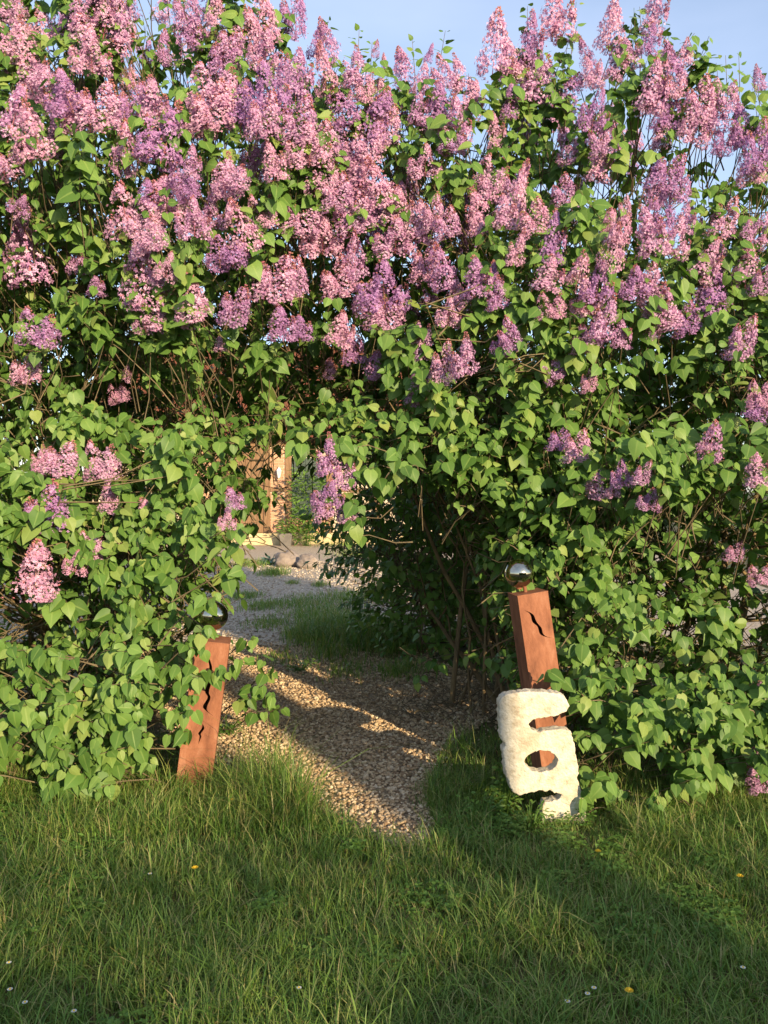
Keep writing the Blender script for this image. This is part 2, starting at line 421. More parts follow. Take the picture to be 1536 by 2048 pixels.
LEAF_T = [leaf_template(f, c, w, wd, i) for i, (f, c, w, wd) in enumerate(
    [(.10, .10, .05, .88), (.30, .18, .06, .84), (.45, .06, .04, .80), (.18, .30, .08, .90), (-.12, .12, .10, .86), (.60, .22, .03, .78), (.22, .02, .12, .92), (.05, .42, .06, .86)])]
def low_template(t):
    V, F, v = t; keep = [0, 2, 4, 6, 7, 9, 11, 12, 19, 21, 23, 24]      # midrib and outline only
    V = V[keep]; F = []
    for si, e in enumerate((4, 8)):
        for a, b, c in ((0, 1, e), (e, 1, e + 1), (1, 2, e + 1), (e + 1, 2, e + 2), (2, 3, e + 2), (e + 2, 3, e + 3)):
            F.append((a, b, c) if si == 0 else (a, c, b))
    return V, np.array(F), np.zeros(len(V))
LEAF_LOW = [low_template(t) for t in LEAF_T]
LEAF_ME = [mesh_np('lilac_leaf', V, F, True, (M_leaf,), vein=v * .55) for V, F, v in LEAF_T]

def unit(a): return a / np.maximum(np.linalg.norm(a, axis=-1, keepdims=True), 1e-9)
def leaf_axes(tip, nrm):
    y = unit(tip); z = unit(nrm - (nrm * y).sum(-1, keepdims=True) * y); x = np.cross(y, z)
    return x, y, z
def foliage_mesh(name, P, X, Y, Z, S, var, rnd, mat, templ=None):
    templ = templ or LEAF_T; Vs, Fs, As, Ve = [], [], [], []; off = 0
    for k, (V0, F0, v0) in enumerate(templ):
        m = np.nonzero(var == k)[0]
        if not len(m): continue
        W = V0[None] * S[m][:, None, None]
        V = P[m][:, None] + W[..., :1] * X[m][:, None] + W[..., 1:2] * Y[m][:, None] + W[..., 2:] * Z[m][:, None]
        Vs.append(V.reshape(-1, 3)); Fs.append((F0[None] + (np.arange(len(m)) * len(V0))[:, None, None]).reshape(-1, 3) + off)
        As.append(np.repeat(rnd[m], len(V0))); Ve.append(np.tile(v0 * .55, len(m))); off += len(m) * len(V0)
    return mesh_np(name, np.concatenate(Vs), np.concatenate(Fs), True, (mat,), rnd=np.concatenate(As), vein=np.concatenate(Ve))

class Shoots:
    """leafy shoots: opposite pairs of drooping leaves along a twig"""
    def __init__(s): s.P, s.T, s.N, s.S, s.D, s.tw = [], [], [], [], [], []
    def shoot(s, p, t, L=0.2, nodes=3, size=0.085, out=(0, -1, 0), droop=0.8, depth=0.0, face=0.9, taper=0.25):
        p = np.array(p, float); t = unit(np.array(t, float)); out = np.array(out, float)
        a = unit(np.cross(t, out + rng.normal(0, .3, 3))); b = np.cross(t, a)
        ph = rng.uniform(0, np.pi)
        end = p + t * L
        s.tw.append((p - t * rng.uniform(.10, .22) + np.array([0, .10, -.06]), p, end))
        for i in range(nodes):
            f = (i + .6) / nodes; q = p + t * L * f
            th = ph + i * np.pi / 2
            for sg in (1, -1):
                side = sg * (a * math.cos(th) + b * math.sin(th))
                pet = unit(side * .8 + t * .45 + out * .25) * rng.uniform(.012, .028)
                tip = side * .75 + t * .2 + out * .30 + np.array([0, 0, -droop]) + rng.normal(0, .28, 3)
                nrm = out * face + np.array([0, 0, .55]) + side * .25 + rng.normal(0, .33, 3)
                sc = size * (1 - taper * f) * rng.uniform(.58, 1.2)
                s.P.append(q + pet); s.T.append(tip); s.N.append(nrm); s.S.append(sc); s.D.append(depth)
    def arrays(s):
        P = np.array(s.P); X, Y, Z = leaf_axes(np.array(s.T), np.array(s.N))
        n = len(P)
        return P, X, Y, Z, np.array(s.S), rng.integers(0, len(LEAF_T), n), rng.uniform(0, 1, n), np.array(s.D)

# ------------------------------------------------------------------ the lilac hedge: its volume
def lerp_tab(tab, v):
    if v <= tab[0][0]: return tab[0][1]
    for (a, b), (c, d) in zip(tab[:-1], tab[1:]):
        if v <= c: return b + (d - b) * (v - a) / (c - a)
    return tab[-1][1]
def tab_at(pxs, Y):
    """outline points noted on the photograph, turned into (Z, X) at the hedge's own distance"""
    t = []
    for px, py in pxs:
        w = at(px, py, Y); t.append((w.z, w.x))
    return sorted(t)
XLF = tab_at([(290, 1640), (310, 1560), (325, 1400), (345, 1300), (375, 1215), (425, 1110), (435, 1000), (440, 920), (470, 870)], 4.0)
XRF = tab_at([(600, 865), (700, 935), (800, 950), (920, 990), (1000, 1060), (1100, 1120), (1128, 1200), (1135, 1300), (1140, 1400), (1165, 1520), (1200, 1660)], 4.0)
XRM = tab_at([(590, 865), (660, 930), (800, 955), (920, 985), (985, 1060), (1015, 1150), (1025, 1250), (1040, 1350), (1065, 1450), (1090, 1560)], 4.3)
XLI = tab_at([(470, 850), (385, 950), (375, 1100), (375, 1420)], 5.5)
XRI = tab_at([(585, 860), (600, 960), (625, 1100), (670, 1180), (720, 1220), (800, 1300), (930, 1415)], 5.5)
TOP = [(at(px, py, 4.5).x, at(px, py, 4.5).z) for px, py in
       [(-500, 60), (-200, -70), (0, -110), (200, -110), (420, -50), (540, 40), (630, 140), (700, 200), (800, 205), (920, 220), (960, 170), (1040, 110), (1150, 85), (1280, 100), (1350, 170), (1440, 230), (1536, 250), (1700, 300), (2050, 480)]]
HX_MIN, HX_MAX = -3.4, 2.7
RECESS = []
for px, py, rx, ry, dep in [(330, 790, 330, 75, .85), (600, 745, 110, 60, .6), (110, 1290, 100, 60, .40), (1360, 1130, 190, 90, .7), (1010, 1130, 100, 120, .30), (1330, 1290, 130, 50, .3), (120, 560, 90, 110, .3), (1120, 330, 110, 80, .3), (1230, 840, 140, 50, .35), (30, 850, 90, 70, .3)]:
    w_ = at(px, py, 4.2); RECESS.append((w_.x, w_.z, rx / FPX * 4.2, ry / FPX * 4.2, dep))
def front(X, Z):
    base = 3.80 + 0.20 * max(0, Z - 1.0) + 0.10 * max(0, Z - 3.0)
    base += 0.16 * math.exp(-((X) / .7) ** 2) * (1 if Z > 1.4 else 0)
    for (x, z, rx, rz, dep) in RECESS: base += dep * math.exp(-((X - x) / rx) ** 2 - ((Z - z) / rz) ** 2)
    lump = 0.34 * nz(X * 1.5 + 3.1, Z * 1.5 - 1.7, 0.4) + 0.15 * nz(X * 3.6, Z * 3.6, 5.2)
    return base - lump
def hole(X, Y, Z):
    w = min(1, max(0, (Y - 5.6) / 0.4))
    ztop = 1.65 + 0.10 * w + (.05 if X < -.35 else 0)
    if Z > ztop + .06 * nz(X * 4, Y * 3, 2): return False
    xl = lerp_tab(XLF, Z) * (1 - w) + lerp_tab(XLI, Z) * w
    xr = lerp_tab(XRF, Z) if Y < 4.05 else lerp_tab(XRM, Z) * (1 - w) + lerp_tab(XRI, Z) * w
    e = .05 * nz(Z * 5, Y * 3, 9)
    return xl + e < X < xr + e
def top(X): return lerp_tab(TOP, X) + .12 * nz(X * 2.5, 0, 3)
def which(X, Z):
    """which of the three lilacs a point of the hedge belongs to"""
    if X < -0.42 + .10 * nz(Z * 2, 0, 1): return 0
    return 1 if X < 0.98 + .12 * nz(Z * 2, 3, 1) else 2
def on_front(px, py, off=0.0):
    Y = 4.0
    for _ in range(8):
        w = at(px, py, Y); Y = 0.5 * Y + 0.5 * (front(w.x, w.z) + off)
    return at(px, py, Y)

bush = [Shoots() for _ in range(4)]
n_front = 0
while n_front < 1880:
    X = random.uniform(HX_MIN, HX_MAX); Z = random.uniform(0.10, 4.75)
    zt = top(X)
    if Z > zt: continue
    d = min(random.expovariate(1 / 0.07), 0.5)
    Y = front(X, Z) + d
    if hole(X, Y, Z): continue
    if any(random.random() < .62 * math.exp(-((X - x) / rx) ** 2 - ((Z - z) / rz) ** 2) for (x, z, rx, rz, dep) in RECESS): continue
    if X < 1.06 and .70 < Z < 1.35 and Y < 3.92 and X > .4: continue
    thin = nz(X * 1.9 + 7, Z * 1.9, 2.2)                    # open, twiggy places between the clumps
    if thin < -0.10 and random.random() < .85: continue
    if nz(X * 4.5, Z * 4.5, 7.7) < -.08 and random.random() < .8: continue
    if abs(X) > 2.3 and random.random() < .45: continue
    if X > .9 and Z > 2.3 and random.random() < .25: continue
    k = which(X, Z)
    up = 0.55 + 0.5 * max(0, Z - 2) / 2
    tdir = (random.gauss(0, .45), -0.55 + random.gauss(0, .25), up + random.gauss(0, .25))
    bush[k].shoot((X, Y, Z), tdir, random.uniform(.10, .24), random.choice((2, 3, 3, 4)), random.uniform(.058, .104), depth=d, droop=random.uniform(.55, 1.1))
    n_front += 1
n_in = 0
while n_in < 5600:                                          # the shaded inside and the far side
    X = random.uniform(HX_MIN, HX_MAX); Z = random.uniform(0.25, 4.6); Y = (front(X, Z) + random.uniform(.38, 1.1)) if n_in % 5 < 3 else random.uniform(4.6, 6.3)
    if n_in % 4 == 0 and Z > 3.3: Z -= 1.6
    if Z > top(X) - .05 - .18 * max(0, Y - 5) or Y < front(X, Z) + .35 or hole(X, Y, Z): continue
    if X > 1.0 and Z > 2.6 and random.random() < .45: continue
    k = which(X, Z)
    g = Vector((random.gauss(0, 1), random.gauss(.3, 1), random.gauss(.5, .6))).normalized()
    bush[k].shoot((X, Y, Z), g, random.uniform(.12, .28), random.choice((2, 3, 4)), random.uniform(.065, .095), out=(g.x * .6, g.y * .6 - .2, .2), depth=2.0)
    n_in += 1
n_side = 0
while n_side < 950:                                         # the dark flank of the gap, behind the taller pillar
    X = random.uniform(-.1, 1.25); Z = random.uniform(0.15, 1.85); Y = random.uniform(4.10, 6.3)
    if hole(X, Y, Z) or Y < front(X, Z) + .1: continue
    g = Vector((random.gauss(-.4, .8), random.gauss(-.4, .8), random.gauss(.4, .6))).normalized()
    bush[1].shoot((X, Y, Z), g, random.uniform(.10, .22), 3, random.uniform(.05, .08), out=(g.x * .6, g.y * .6 - .3, .2), depth=1.2)
    n_side += 1
n_side = 0
while n_side < 330:                                         # the thick part that keeps the sun out of the gap
    X = random.uniform(.62, 1.35); Z = random.uniform(.85, 2.0); Y = random.uniform(4.2, 5.1)
    if hole(X, Y, Z): continue
    g = Vector((random.gauss(0, .8), random.gauss(-.4, .8), random.gauss(.4, .6))).normalized()
    bush[1].shoot((X, Y, Z), g, random.uniform(.10, .22), 3, random.uniform(.06, .09), out=(g.x * .6, g.y * .6 - .3, .2), depth=1.2)
    n_side += 1
n_back = 0
while n_back < 1050:                                         # far side of the hedge
    X = random.uniform(HX_MIN, HX_MAX); Z = random.uniform(.9, 3.6); Y = random.uniform(5.0, 6.3)
    if Z > top(X) - .4 or (abs(X) < .7 and Z < 2.2): continue
    if hole(X, Y, Z): continue
    g = Vector((random.gauss(0, 1), random.gauss(.3, 1), random.gauss(.5, .6))).normalized()
    bush[which(X, Z)].shoot((X, Y, Z), g, random.uniform(.12, .28), 4, random.uniform(.075, .10), out=(g.x * .6, g.y * .6 - .2, .2), depth=2.0)
    n_back += 1
for i in range(230):
    if i < 100: px, py, k = random.uniform(-60, 315), random.uniform(1290, 1580), 0
    else: px, py, k = random.uniform(1175, 1620), random.uniform(1330, 1610) + random.uniform(0, 50), 2
    w = at(px, py, random.uniform(3.58, 3.95))
    if w.z < .08 or (k == 0 and hole(w.x, 4.0, w.z)): continue
    bush[k].shoot(w, (random.gauss(0, .5), -.5, random.uniform(0, .5)), random.uniform(.10, .18), 3, random.uniform(.06, .095), depth=0.05, droop=random.uniform(.6, 1.1))
# sprays that hang before the pillars and into the gap
SPRAYS = [(378, 1275), (405, 1345), (352, 1400), (330, 1470), (362, 1300), (355, 1360), (342, 1430),
          (360, 1290), (345, 1350), (320, 1420), (310, 1330), (440, 1150), (430, 1110), (450, 1060), (385, 1212), (1135, 1365), (1185, 1462), (1210, 1480), (1200, 1400)]
for px, py in SPRAYS:
    w = at(px, py, 3.70 + random.uniform(-.05, .08)); k = 0 if px < 700 else 2
    bush[k].shoot(w, (.7 if k == 0 else -.6, -.3, random.uniform(-.1, .4)), .13, 3, .080, depth=0.02, droop=1.0)
for px, py, Y in [(500, 1330, 4.35), (520, 1352, 4.35), (492, 1385, 4.3), (515, 1400, 4.35), (470, 1405, 4.3), (535, 1425, 4.4), (500, 1432, 4.3), (455, 1330, 4.3), (480, 1290, 4.4)]:
    bush[0].shoot(at(px, py, Y), (.5, -.3, .25), .12, 2, .078, depth=0.02, droop=.8)
for px, py in [(600, 885), (700, 905), (735, 890), (705, 985), (725, 1035), (738, 1070), (700, 1000), (760, 930), (715, 940), (790, 900), (680, 880), (650, 870), (830, 930), (745, 960), (858, 1320), (850, 1345)]:
    Yp = 4.05 if py < 1200 else 4.9
    bush[1].shoot(at(px, py, Yp), (random.gauss(-.1, .4), -.4, -.1), .12, 2, .088, depth=0.02, droop=1.2)
for px, py in [(425, 960), (410, 1000), (455, 1000), (400, 930), (430, 890)]:
    bush[0].shoot(at(px, py, 4.15), (.6, -.3, .1), .13, 2, .085, depth=0.02, droop=.9)
# leafy sprouts that stand above the skyline
for px, py in [(716, 100), (830, 120), (878, 105), (650, 70), (1145, 60), (1332, 85), (1480, 150), (1400, 160), (1455, 165), (1520, 190), (245, 95), (345, 130), (370, 110), (285, 80), (740, 130), (1055, 55)]:
    w = on_front(px, py + 30, .12)
    k = which(w.x, w.z)
    bush[k].shoot(w, (random.gauss(0, .12), -.05, 1), random.uniform(.16, .24), 4, .07, droop=-.1, depth=.02, face=.6, taper=.6)

# the dark lilac behind the gap, in the hedge's shade
n_r = 0
while n_r < 1500:
    X = random.uniform(-.85, 1.7); Y = random.uniform(6.6, 8.4); Z = random.uniform(.12, 2.5)
    e = ((X - .68) / 1.18) ** 2 + ((Y - 7.5) / .95) ** 2 + ((Z - 1.2) / 1.3) ** 2
    if e > 1.12: continue
    g = Vector((X - .68, (Y - 7.5), Z - 1.0)).normalized()
    bush[3].shoot((X, Y, Z), (g.x, g.y, g.z + .3), random.uniform(.12, .25), 3, random.uniform(.06, .09), out=(g.x, g.y, .2), depth=e)
    n_r += 1

BUSH = [('lilac_bush', (-1.75, 4.95, 0), 'tall lilac with pink panicles whose low leaves cover the shorter rusty pillar'),
        ('lilac_bush', (0.80, 5.35, 0), 'lilac arching over the gravel path with flower panicles hanging in the gap'),
        ('lilac_bush', (2.05, 4.85, 0), 'tall lilac with mauve panicles growing beside and behind the pale holed stone'),
        ('lilac_bush', (0.68, 7.50, 0), 'flowerless shaded lilac bordering the yard behind the flowering hedge')]
roots = []
camp = np.array([0, 0, CAM_H])
for k, (nm, loc, lab) in enumerate(BUSH):
    root = tag(empty(nm, loc), lab, 'lilac', 'lilacs of the hedge'); roots.append(root)
    P, X, Y, Z, S, var, rnd, D = bush[k].arrays()
    o0 = np.array(loc)
    view = unit(camp - P); dist = np.linalg.norm(camp - P, axis=1)
    facing = np.abs((Z * view).sum(1))
    px = P[:, 0] / P[:, 1] * FPX + 768; py = 980 - (P[:, 2] - CAM_H) / P[:, 1] * FPX
    inside = (px > 5) & (px < 1531) & (py > 5) & (py < 2040)
    score = np.where(inside, facing * S / dist * np.exp(-D * 6.0), -1) * rng.uniform(.8, 1.2, len(P))
    hero = np.argsort(-score)[:285]
    rest = np.setdiff1d(np.arange(len(P)), hero)
    for i in hero:
        o = bpy.data.objects.new('leaf', LEAF_ME[var[i]]); col.objects.link(o); o.parent = root
        Mx = Matrix.Identity(4); s = S[i]
        for c, a in enumerate((X[i], Y[i], Z[i])):
            for r in range(3): Mx[r][c] = a[r] * s
        for r in range(3): Mx[r][3] = P[i][r] - o0[r]
        o.matrix_basis = Mx
    low = rest[D[rest] >= .9]; rest = rest[D[rest] < .9]
    if len(low):
        me = foliage_mesh('inner_foliage', P[low] - o0, X[low], Y[low], Z[low], S[low], var[low], rnd[low], M_leaf, LEAF_LOW)
        tag(link('inner_foliage', me, root), kind='stuff')
    me = foliage_mesh('foliage', P[rest] - o0, X[rest], Y[rest], Z[rest], S[rest], var[rest], rnd[rest], M_leaf)
    tag(link('foliage', me, root), kind='stuff')
    # stems from the root up into the crown
    rr = random.Random(40 + k)
    ends = [t[0] for t in bush[k].tw]
    nst = (13, 14, 12, 9)[k]; all_pts = []
    for si in range(nst):
        tb = Tubes()
        a = rr.uniform(0, 6.28); rad0 = rr.uniform(.016, .034) if k != 1 else rr.uniform(.010, .022)
        tgt = Vector(rr.choice(ends))
        if k == 1 and si < 6:                               # stems that show dark in the side of the gap
            tgt = Vector((rr.uniform(-.5, .6), rr.uniform(4.6, 5.6), rr.uniform(1.9, 3.2)))
        b0 = Vector((rr.uniform(-.38, .38), rr.uniform(-.30, .38), -.03))
        e = Vector((tgt.x - loc[0], tgt.y - loc[1] + .15, tgt.z))
        mid = b0.lerp(e, .45) + Vector((rr.gauss(0, .12), rr.gauss(0, .1) + .12, .28))
        pl = []
        for j in range(11):
            t = j / 10
            q = b0 * (1 - t) ** 2 + mid * 2 * t * (1 - t) + e * t * t
            q += Vector((nz(t * 4, si, k), nz(t * 4, si + 9, k), nz(t * 4, si, k + 9))) * .09 * math.sin(t * 3.1)
            pl.append(q)
        tb.add(pl, [rad0 * (1 - .75 * j / 10) for j in range(11)], 7)
        for j in range(3, 11):
            for rep in range(2):
                dvec = Vector((rr.gauss(0, .5), rr.gauss(-.25, .4), rr.gauss(.35, .3)))
                q0 = pl[j]; ln = rr.uniform(.35, .8)
                c = [q0, q0 + dvec * ln * .5 + Vector((rr.gauss(0, .04), 0, rr.gauss(0, .04))), q0 + dvec * ln + Vector((0, -.05, .08))]
                w = [Vector(v) + Vector(loc) for v in c[1:]]
                if any(hole(v.x, v.y, v.z) for v in w) and rr.random() < .8: continue
                if any(v.z < .1 or v.z > top(v.x) - .1 for v in w): continue
                r0 = rad0 * (1 - .75 * j / 10) * .55
                tb.add(c, [r0, r0 * .7, r0 * .35], 5)
                all_pts += [tuple(c[0].lerp(c[1], .5)), tuple(c[1]), tuple(c[1].lerp(c[2], .35)), tuple(c[1].lerp(c[2], .7)), tuple(c[2])]
        all_pts += [tuple(q) for q in pl[2:]] + [tuple(a_.lerp(b_, .5)) for a_, b_ in zip(pl[2:-1], pl[3:])]
        link('stem', tb.mesh('stem', M_bark), root)
    # twigs: from each leafy shoot back to the nearest branch
    tb = Tubes(); AP = np.array(all_pts); used = np.zeros(len(AP))
    for (q, p, end) in bush[k].tw:
        b = p - o0
        dd = np.linalg.norm(AP - b, axis=1) + 0.35 * np.maximum(0, AP[:, 2] - b[2])
        dd = dd + .35 * (used >= 2) + 3.0 * (used >= 4); ia = np.argsort(dd)[rng.integers(0, 2)]; used[ia] += 1
        n_ = AP[ia] + rng.normal(0, .008, 3)
        if np.linalg.norm(n_ - b) < .55:
            mid = (b + n_) / 2 + rng.normal(0, .055, 3) + np.array([0, .03, -.02]); pts_ = [n_, mid, b, end - o0]
        else:
            pts_ = [b + (q - p) * 1.6 + rng.normal(0, .03, 3), q - o0, b, end - o0]
        tb.add(pts_, [.0045, .0036, .0027, .0012], 3)
    tag(link('twig', tb.mesh('twig', M_twig), root), kind='stuff')

# ------------------------------------------------------------------ flower panicles
def panicle_mesh(seed, cones, n_flo, n_bud):
    """one lilac panicle, 1 high: cones = list of (base xyz, axis, length, radius)"""
    g = np.random.default_rng(seed); V, F, MI, rn = [], [], [], []; off = 0
    cones = [(tuple(q * 1.25 for q in b), a, L, r * 1.36) for b, a, L, r in cones]; n_flo = int(n_flo * 1.45)
    tot = sum(c[2] * c[3] for c in cones)
    for (b, ax, L, rad) in cones:
        b = np.array(b, float); ax = unit(np.array(ax, float)); u = unit(np.cross(ax, [.3, .8, .2])); v = np.cross(ax, u)
        nl = 7; lobes = [(g.uniform(0, 6.28), g.uniform(.03, .82), g.uniform(.8, 1.25)) for _ in range(nl * 3)]
        nf = int(n_flo * L * rad / tot)
        for _ in range(nf):
            a0, t0, ls = lobes[g.integers(len(lobes))]
            t = np.clip(t0 + g.normal(0, .07), 0.0, .93); a = a0 + g.normal(0, .42)
            r = rad * (1 - t) ** .62 * (.70 + .30 * min(1, t / .08)) * ls * g.uniform(.66, 1.08)
            ra = u * math.cos(a) + v * math.sin(a)
            p = b + ax * L * t + ra * r
            nrm = unit(ra + ax * .35 + g.normal(0, .45, 3)); e1 = unit(np.cross(nrm, g.normal(0, 1, 3))); e2 = np.cross(nrm, e1)
            s = g.uniform(.021, .030); cr = g.uniform(0, 1)
            for kx in range(4):
                th = kx * np.pi / 2
                d = e1 * math.cos(th) + e2 * math.sin(th); w = np.cross(nrm, d)
                tipz = nrm * g.uniform(-.15, .30) * s
                V += [p, p + d * s * .62 + w * s * .40 + nrm * s * .08, p + d * s * 1.15 + tipz, p + d * s * .62 - w * s * .40 + nrm * s * .08]
                F += [(off, off + 1, off + 2), (off, off + 2, off + 3)]; MI += [0, 0]; rn += [cr * .75 + g.uniform(0, .2)] * 4; off += 4
        nb = int(n_bud * L * rad / tot)
        for _ in range(nb):
            t = min(1.0, 1 - abs(g.normal(0, .20))) if g.uniform() < .6 else g.uniform(.0, .95); a = g.uniform(0, 6.28)
            r = rad * ((1 - t) ** .75 * (.7 + .38 * g.uniform()) + .05) * g.uniform(.75, 1.15)
            ra = u * math.cos(a) + v * math.sin(a); p = b + ax * L * t + ra * r
            s = g.uniform(.010, .016); d = unit(ra + ax * .6)
            e1 = unit(np.cross(d, g.normal(0, 1, 3))); e2 = np.cross(d, e1)
            vs = [p - d * s * 1.8, p + e1 * s, p + e2 * s, p - e1 * s, p - e2 * s, p + d * s * 1.8]
            V += vs; rn += [g.uniform()] * 6
            for i in range(4):
                q, w = 1 + i, 1 + (i + 1) % 4
                F += [(off, off + w, off + q), (off + 5, off + q, off + w)]; MI += [1, 1]
            off += 6
        # stalk with short branchlets
        for j in range(9):
            t = j / 9; a = j * 2.4; ra = u * math.cos(a) + v * math.sin(a)
            for (p0, p1, r0) in ((b + ax * L * t, b + ax * L * (t + .12), .009 * (1 - t) + .003), (b + ax * L * t, b + ax * L * (t + .10) + ra * rad * (1 - t) * .8, .004)):
                e1 = u * r0; e2 = v * r0
                V += [p0 + e1, p0 - e1 * .5 + e2, p0 - e1 * .5 - e2, p1 + e1 * .6, p1 - e1 * .3 + e2 * .6, p1 - e1 * .3 - e2 * .6]
                rn += [.9] * 6
                for i in range(3):
                    q = (i + 1) % 3; F += [(off + i, off + q, off + 3 + q), (off + i, off + 3 + q, off + 3 + i)]; MI += [1, 1]
                off += 6
    return mesh_np('flower_panicle', np.array(V), np.array(F), False, (M_petal, M_bud), MI, rnd=rn)
PAN = [panicle_mesh(1, [((0, 0, 0), (0, 0, 1), 1.0, .24)], 640, 90),
       panicle_mesh(2, [((0, 0, 0), (.05, 0, 1), 1.0, .21), ((.12, -.06, 0.02), (.32, -.1, 1), .66, .19)], 760, 110),
       panicle_mesh(3, [((0, 0, 0), (-.06, .05, 1), 1.0, .22), ((-.15, -.05, 0), (-.35, -.15, 1), .62, .19)], 760, 120),
       panicle_mesh(4, [((0, 0, .05), (.04, -.05, 1), .95, .20), ((.16, .02, 0), (.38, 0, 1), .55, .17), ((-.15, -.04, 0), (-.30, -.1, 1), .62, .18)], 860, 130),
       panicle_mesh(5, [((0, 0, 0), (.10, -.1, 1), 1.0, .27)], 640, 130),
       panicle_mesh(6, [((-.08, 0, 0), (-.18, 0, 1), .98, .23), ((.12, 0, 0.04), (.16, -.05, 1), .86, .23)], 840, 110),
       panicle_mesh(7, [((0, 0, 0), (0, .05, 1), 1.0, .20)], 560, 60),
       panicle_mesh(8, [((0, 0, 0), (.15, -.05, 1), 1.0, .24), ((-.14, -.03, -.02), (-.1, -.1, 1), .75, .20)], 740, 180)]
# panicles noted on the photograph: centre x, centre y, width, height in its pixels
PL = """20 25 60 65;28 95 80 95;75 160 70 60;180 20 70 85;200 60 100 100;185 115 70 80;255 40 35 90;380 30 50 80;375 70 50 60;325 100 30 60;15 230 55 120;85 270 70 100;30 330 60 65;150 195 75 85;205 225 80 90;125 240 60 60;250 300 45 100;300 210 70 80;320 270 80 125;425 185 90 90;435 225 80 90;480 220 80 95;400 245 60 70;380 330 40 60;380 378 42 50;460 360 65 60;290 390 50 50;430 40 40 80;460 90 50 70;450 125 60 80
65 490 78 175;35 412 40 40;75 660 70 70;58 740 55 60;150 520 38 65;270 435 95 100;305 470 60 70;290 560 78 130;300 635 60 70;330 535 40 55;390 445 60 75;420 430 55 60;450 505 70 70;495 460 60 95;390 605 65 100;470 610 55 80;250 745 22 35;240 788 36 40;190 575 40 40;440 690 32 30
540 50 60 110;590 40 50 90;625 90 24 60;670 90 26 80;655 150 40 90;530 110 60 70;590 160 60 95;545 190 80 95;530 240 60 85;600 250 70 80;620 300 80 80;650 290 80 70;720 140 50 70;720 180 45 60;765 200 50 75;750 100 14 30;770 130 14 36;815 140 45 75;840 160 40 60;855 110 16 36;900 150 40 70;930 150 40 65;955 190 28 60;985 90 42 130;700 220 60 85;740 240 60 95;775 260 50 70;720 290 70 80;830 220 40 65;880 220 60 80;910 250 60 80;930 200 50 70;550 330 50 70;640 360 60 70;720 350 60 85;760 370 60 85;680 390 70 65;900 290 50 45;990 270 40 65;960 360 60 75;1010 380 40 60;850 330 60 60
530 430 50 65;600 440 80 80;645 480 75 75;720 430 80 85;780 420 70 75;830 450 60 75;790 480 80 70;710 520 42 85;550 560 80 90;600 560 42 75;690 560 80 75;770 580 90 95;850 530 50 75;890 540 50 85;770 630 80 75;740 600 60 65;560 650 70 65;600 660 50 50;670 660 60 65;705 690 50 75;740 730 36 55;660 740 26 40;950 560 60 75;980 570 40 75;920 600 50 85;895 630 45 55;1000 590 40 60;850 690 36 65;830 670 30 45;890 730 46 80;935 710 50 75;845 760 45 60;1000 690 40 40;900 450 50 60;870 430 40 65;1005 430 50 65
1075 440 60 65;1095 480 50 95;1030 500 36 65;1085 550 60 65;1100 615 50 50;1150 550 42 75;1190 570 60 75;1175 605 60 65;1215 500 45 85;1225 460 50 65;1250 420 26 45;1215 440 22 36;1300 470 60 95;1340 480 60 75;1310 440 50 65;1360 440 40 55;1440 440 50 85;1500 460 50 65;1390 520 50 85;1430 520 50 65;1410 590 70 105;1380 640 50 65;1310 600 70 95;1285 560 60 65;1330 640 70 65;1270 570 60 60;1490 540 50 85;1520 560 40 60;1205 640 50 85;1235 670 40 55;1180 670 50 65;1155 690 40 40;1030 670 42 65;1115 740 40 45;1180 760 32 45;1475 680 50 85;1515 790 40 55
1500 815 50 50;1118 880 42 48;1155 895 50 62;1415 885 46 80;1185 970 42 60;1245 950 42 55;1225 980 28 32;1280 945 32 48;1295 1000 46 44;1510 940 52 68;1465 1100 50 38;1520 1150 50 40;1520 1380 46 36;1505 1505 26 30;1515 1560 46 52
1105 40 75 95;1050 90 50 90;1030 120 50 80;1075 130 60 70;1215 65 46 95;1295 30 50 85;1290 85 40 55;1180 110 26 55;1070 170 60 85;1120 190 50 75;1035 160 32 60;1180 150 40 60;1220 130 40 65;1260 110 40 60;1290 180 60 95;1320 220 60 85;1350 130 40 85;1366 112 30 60;1335 170 50 65;1180 230 55 75;1135 300 36 65;1190 330 50 75;1205 280 40 65;1130 380 50 50;1325 270 40 65;1400 210 60 85;1380 260 60 65;1440 200 50 65;1420 240 60 60;1490 250 50 85;1510 300 50 95;1500 340 50 65;1520 160 22 50;1320 350 60 75;1345 380 50 65;1435 290 40 48;1020 210 32 65;1015 390 42 110
85 915 32 55;120 920 80 70;205 925 60 75;108 1020 80 100;215 995 42 65;308 1030 55 65;70 1150 78 115;150 1125 42 48;180 1095 50 56;470 1000 42 46;455 1040 32 40;665 910 46 75;690 950 46 56;655 985 56 66;650 1015 46 56;697 1030 36 36;820 790 32 45"""
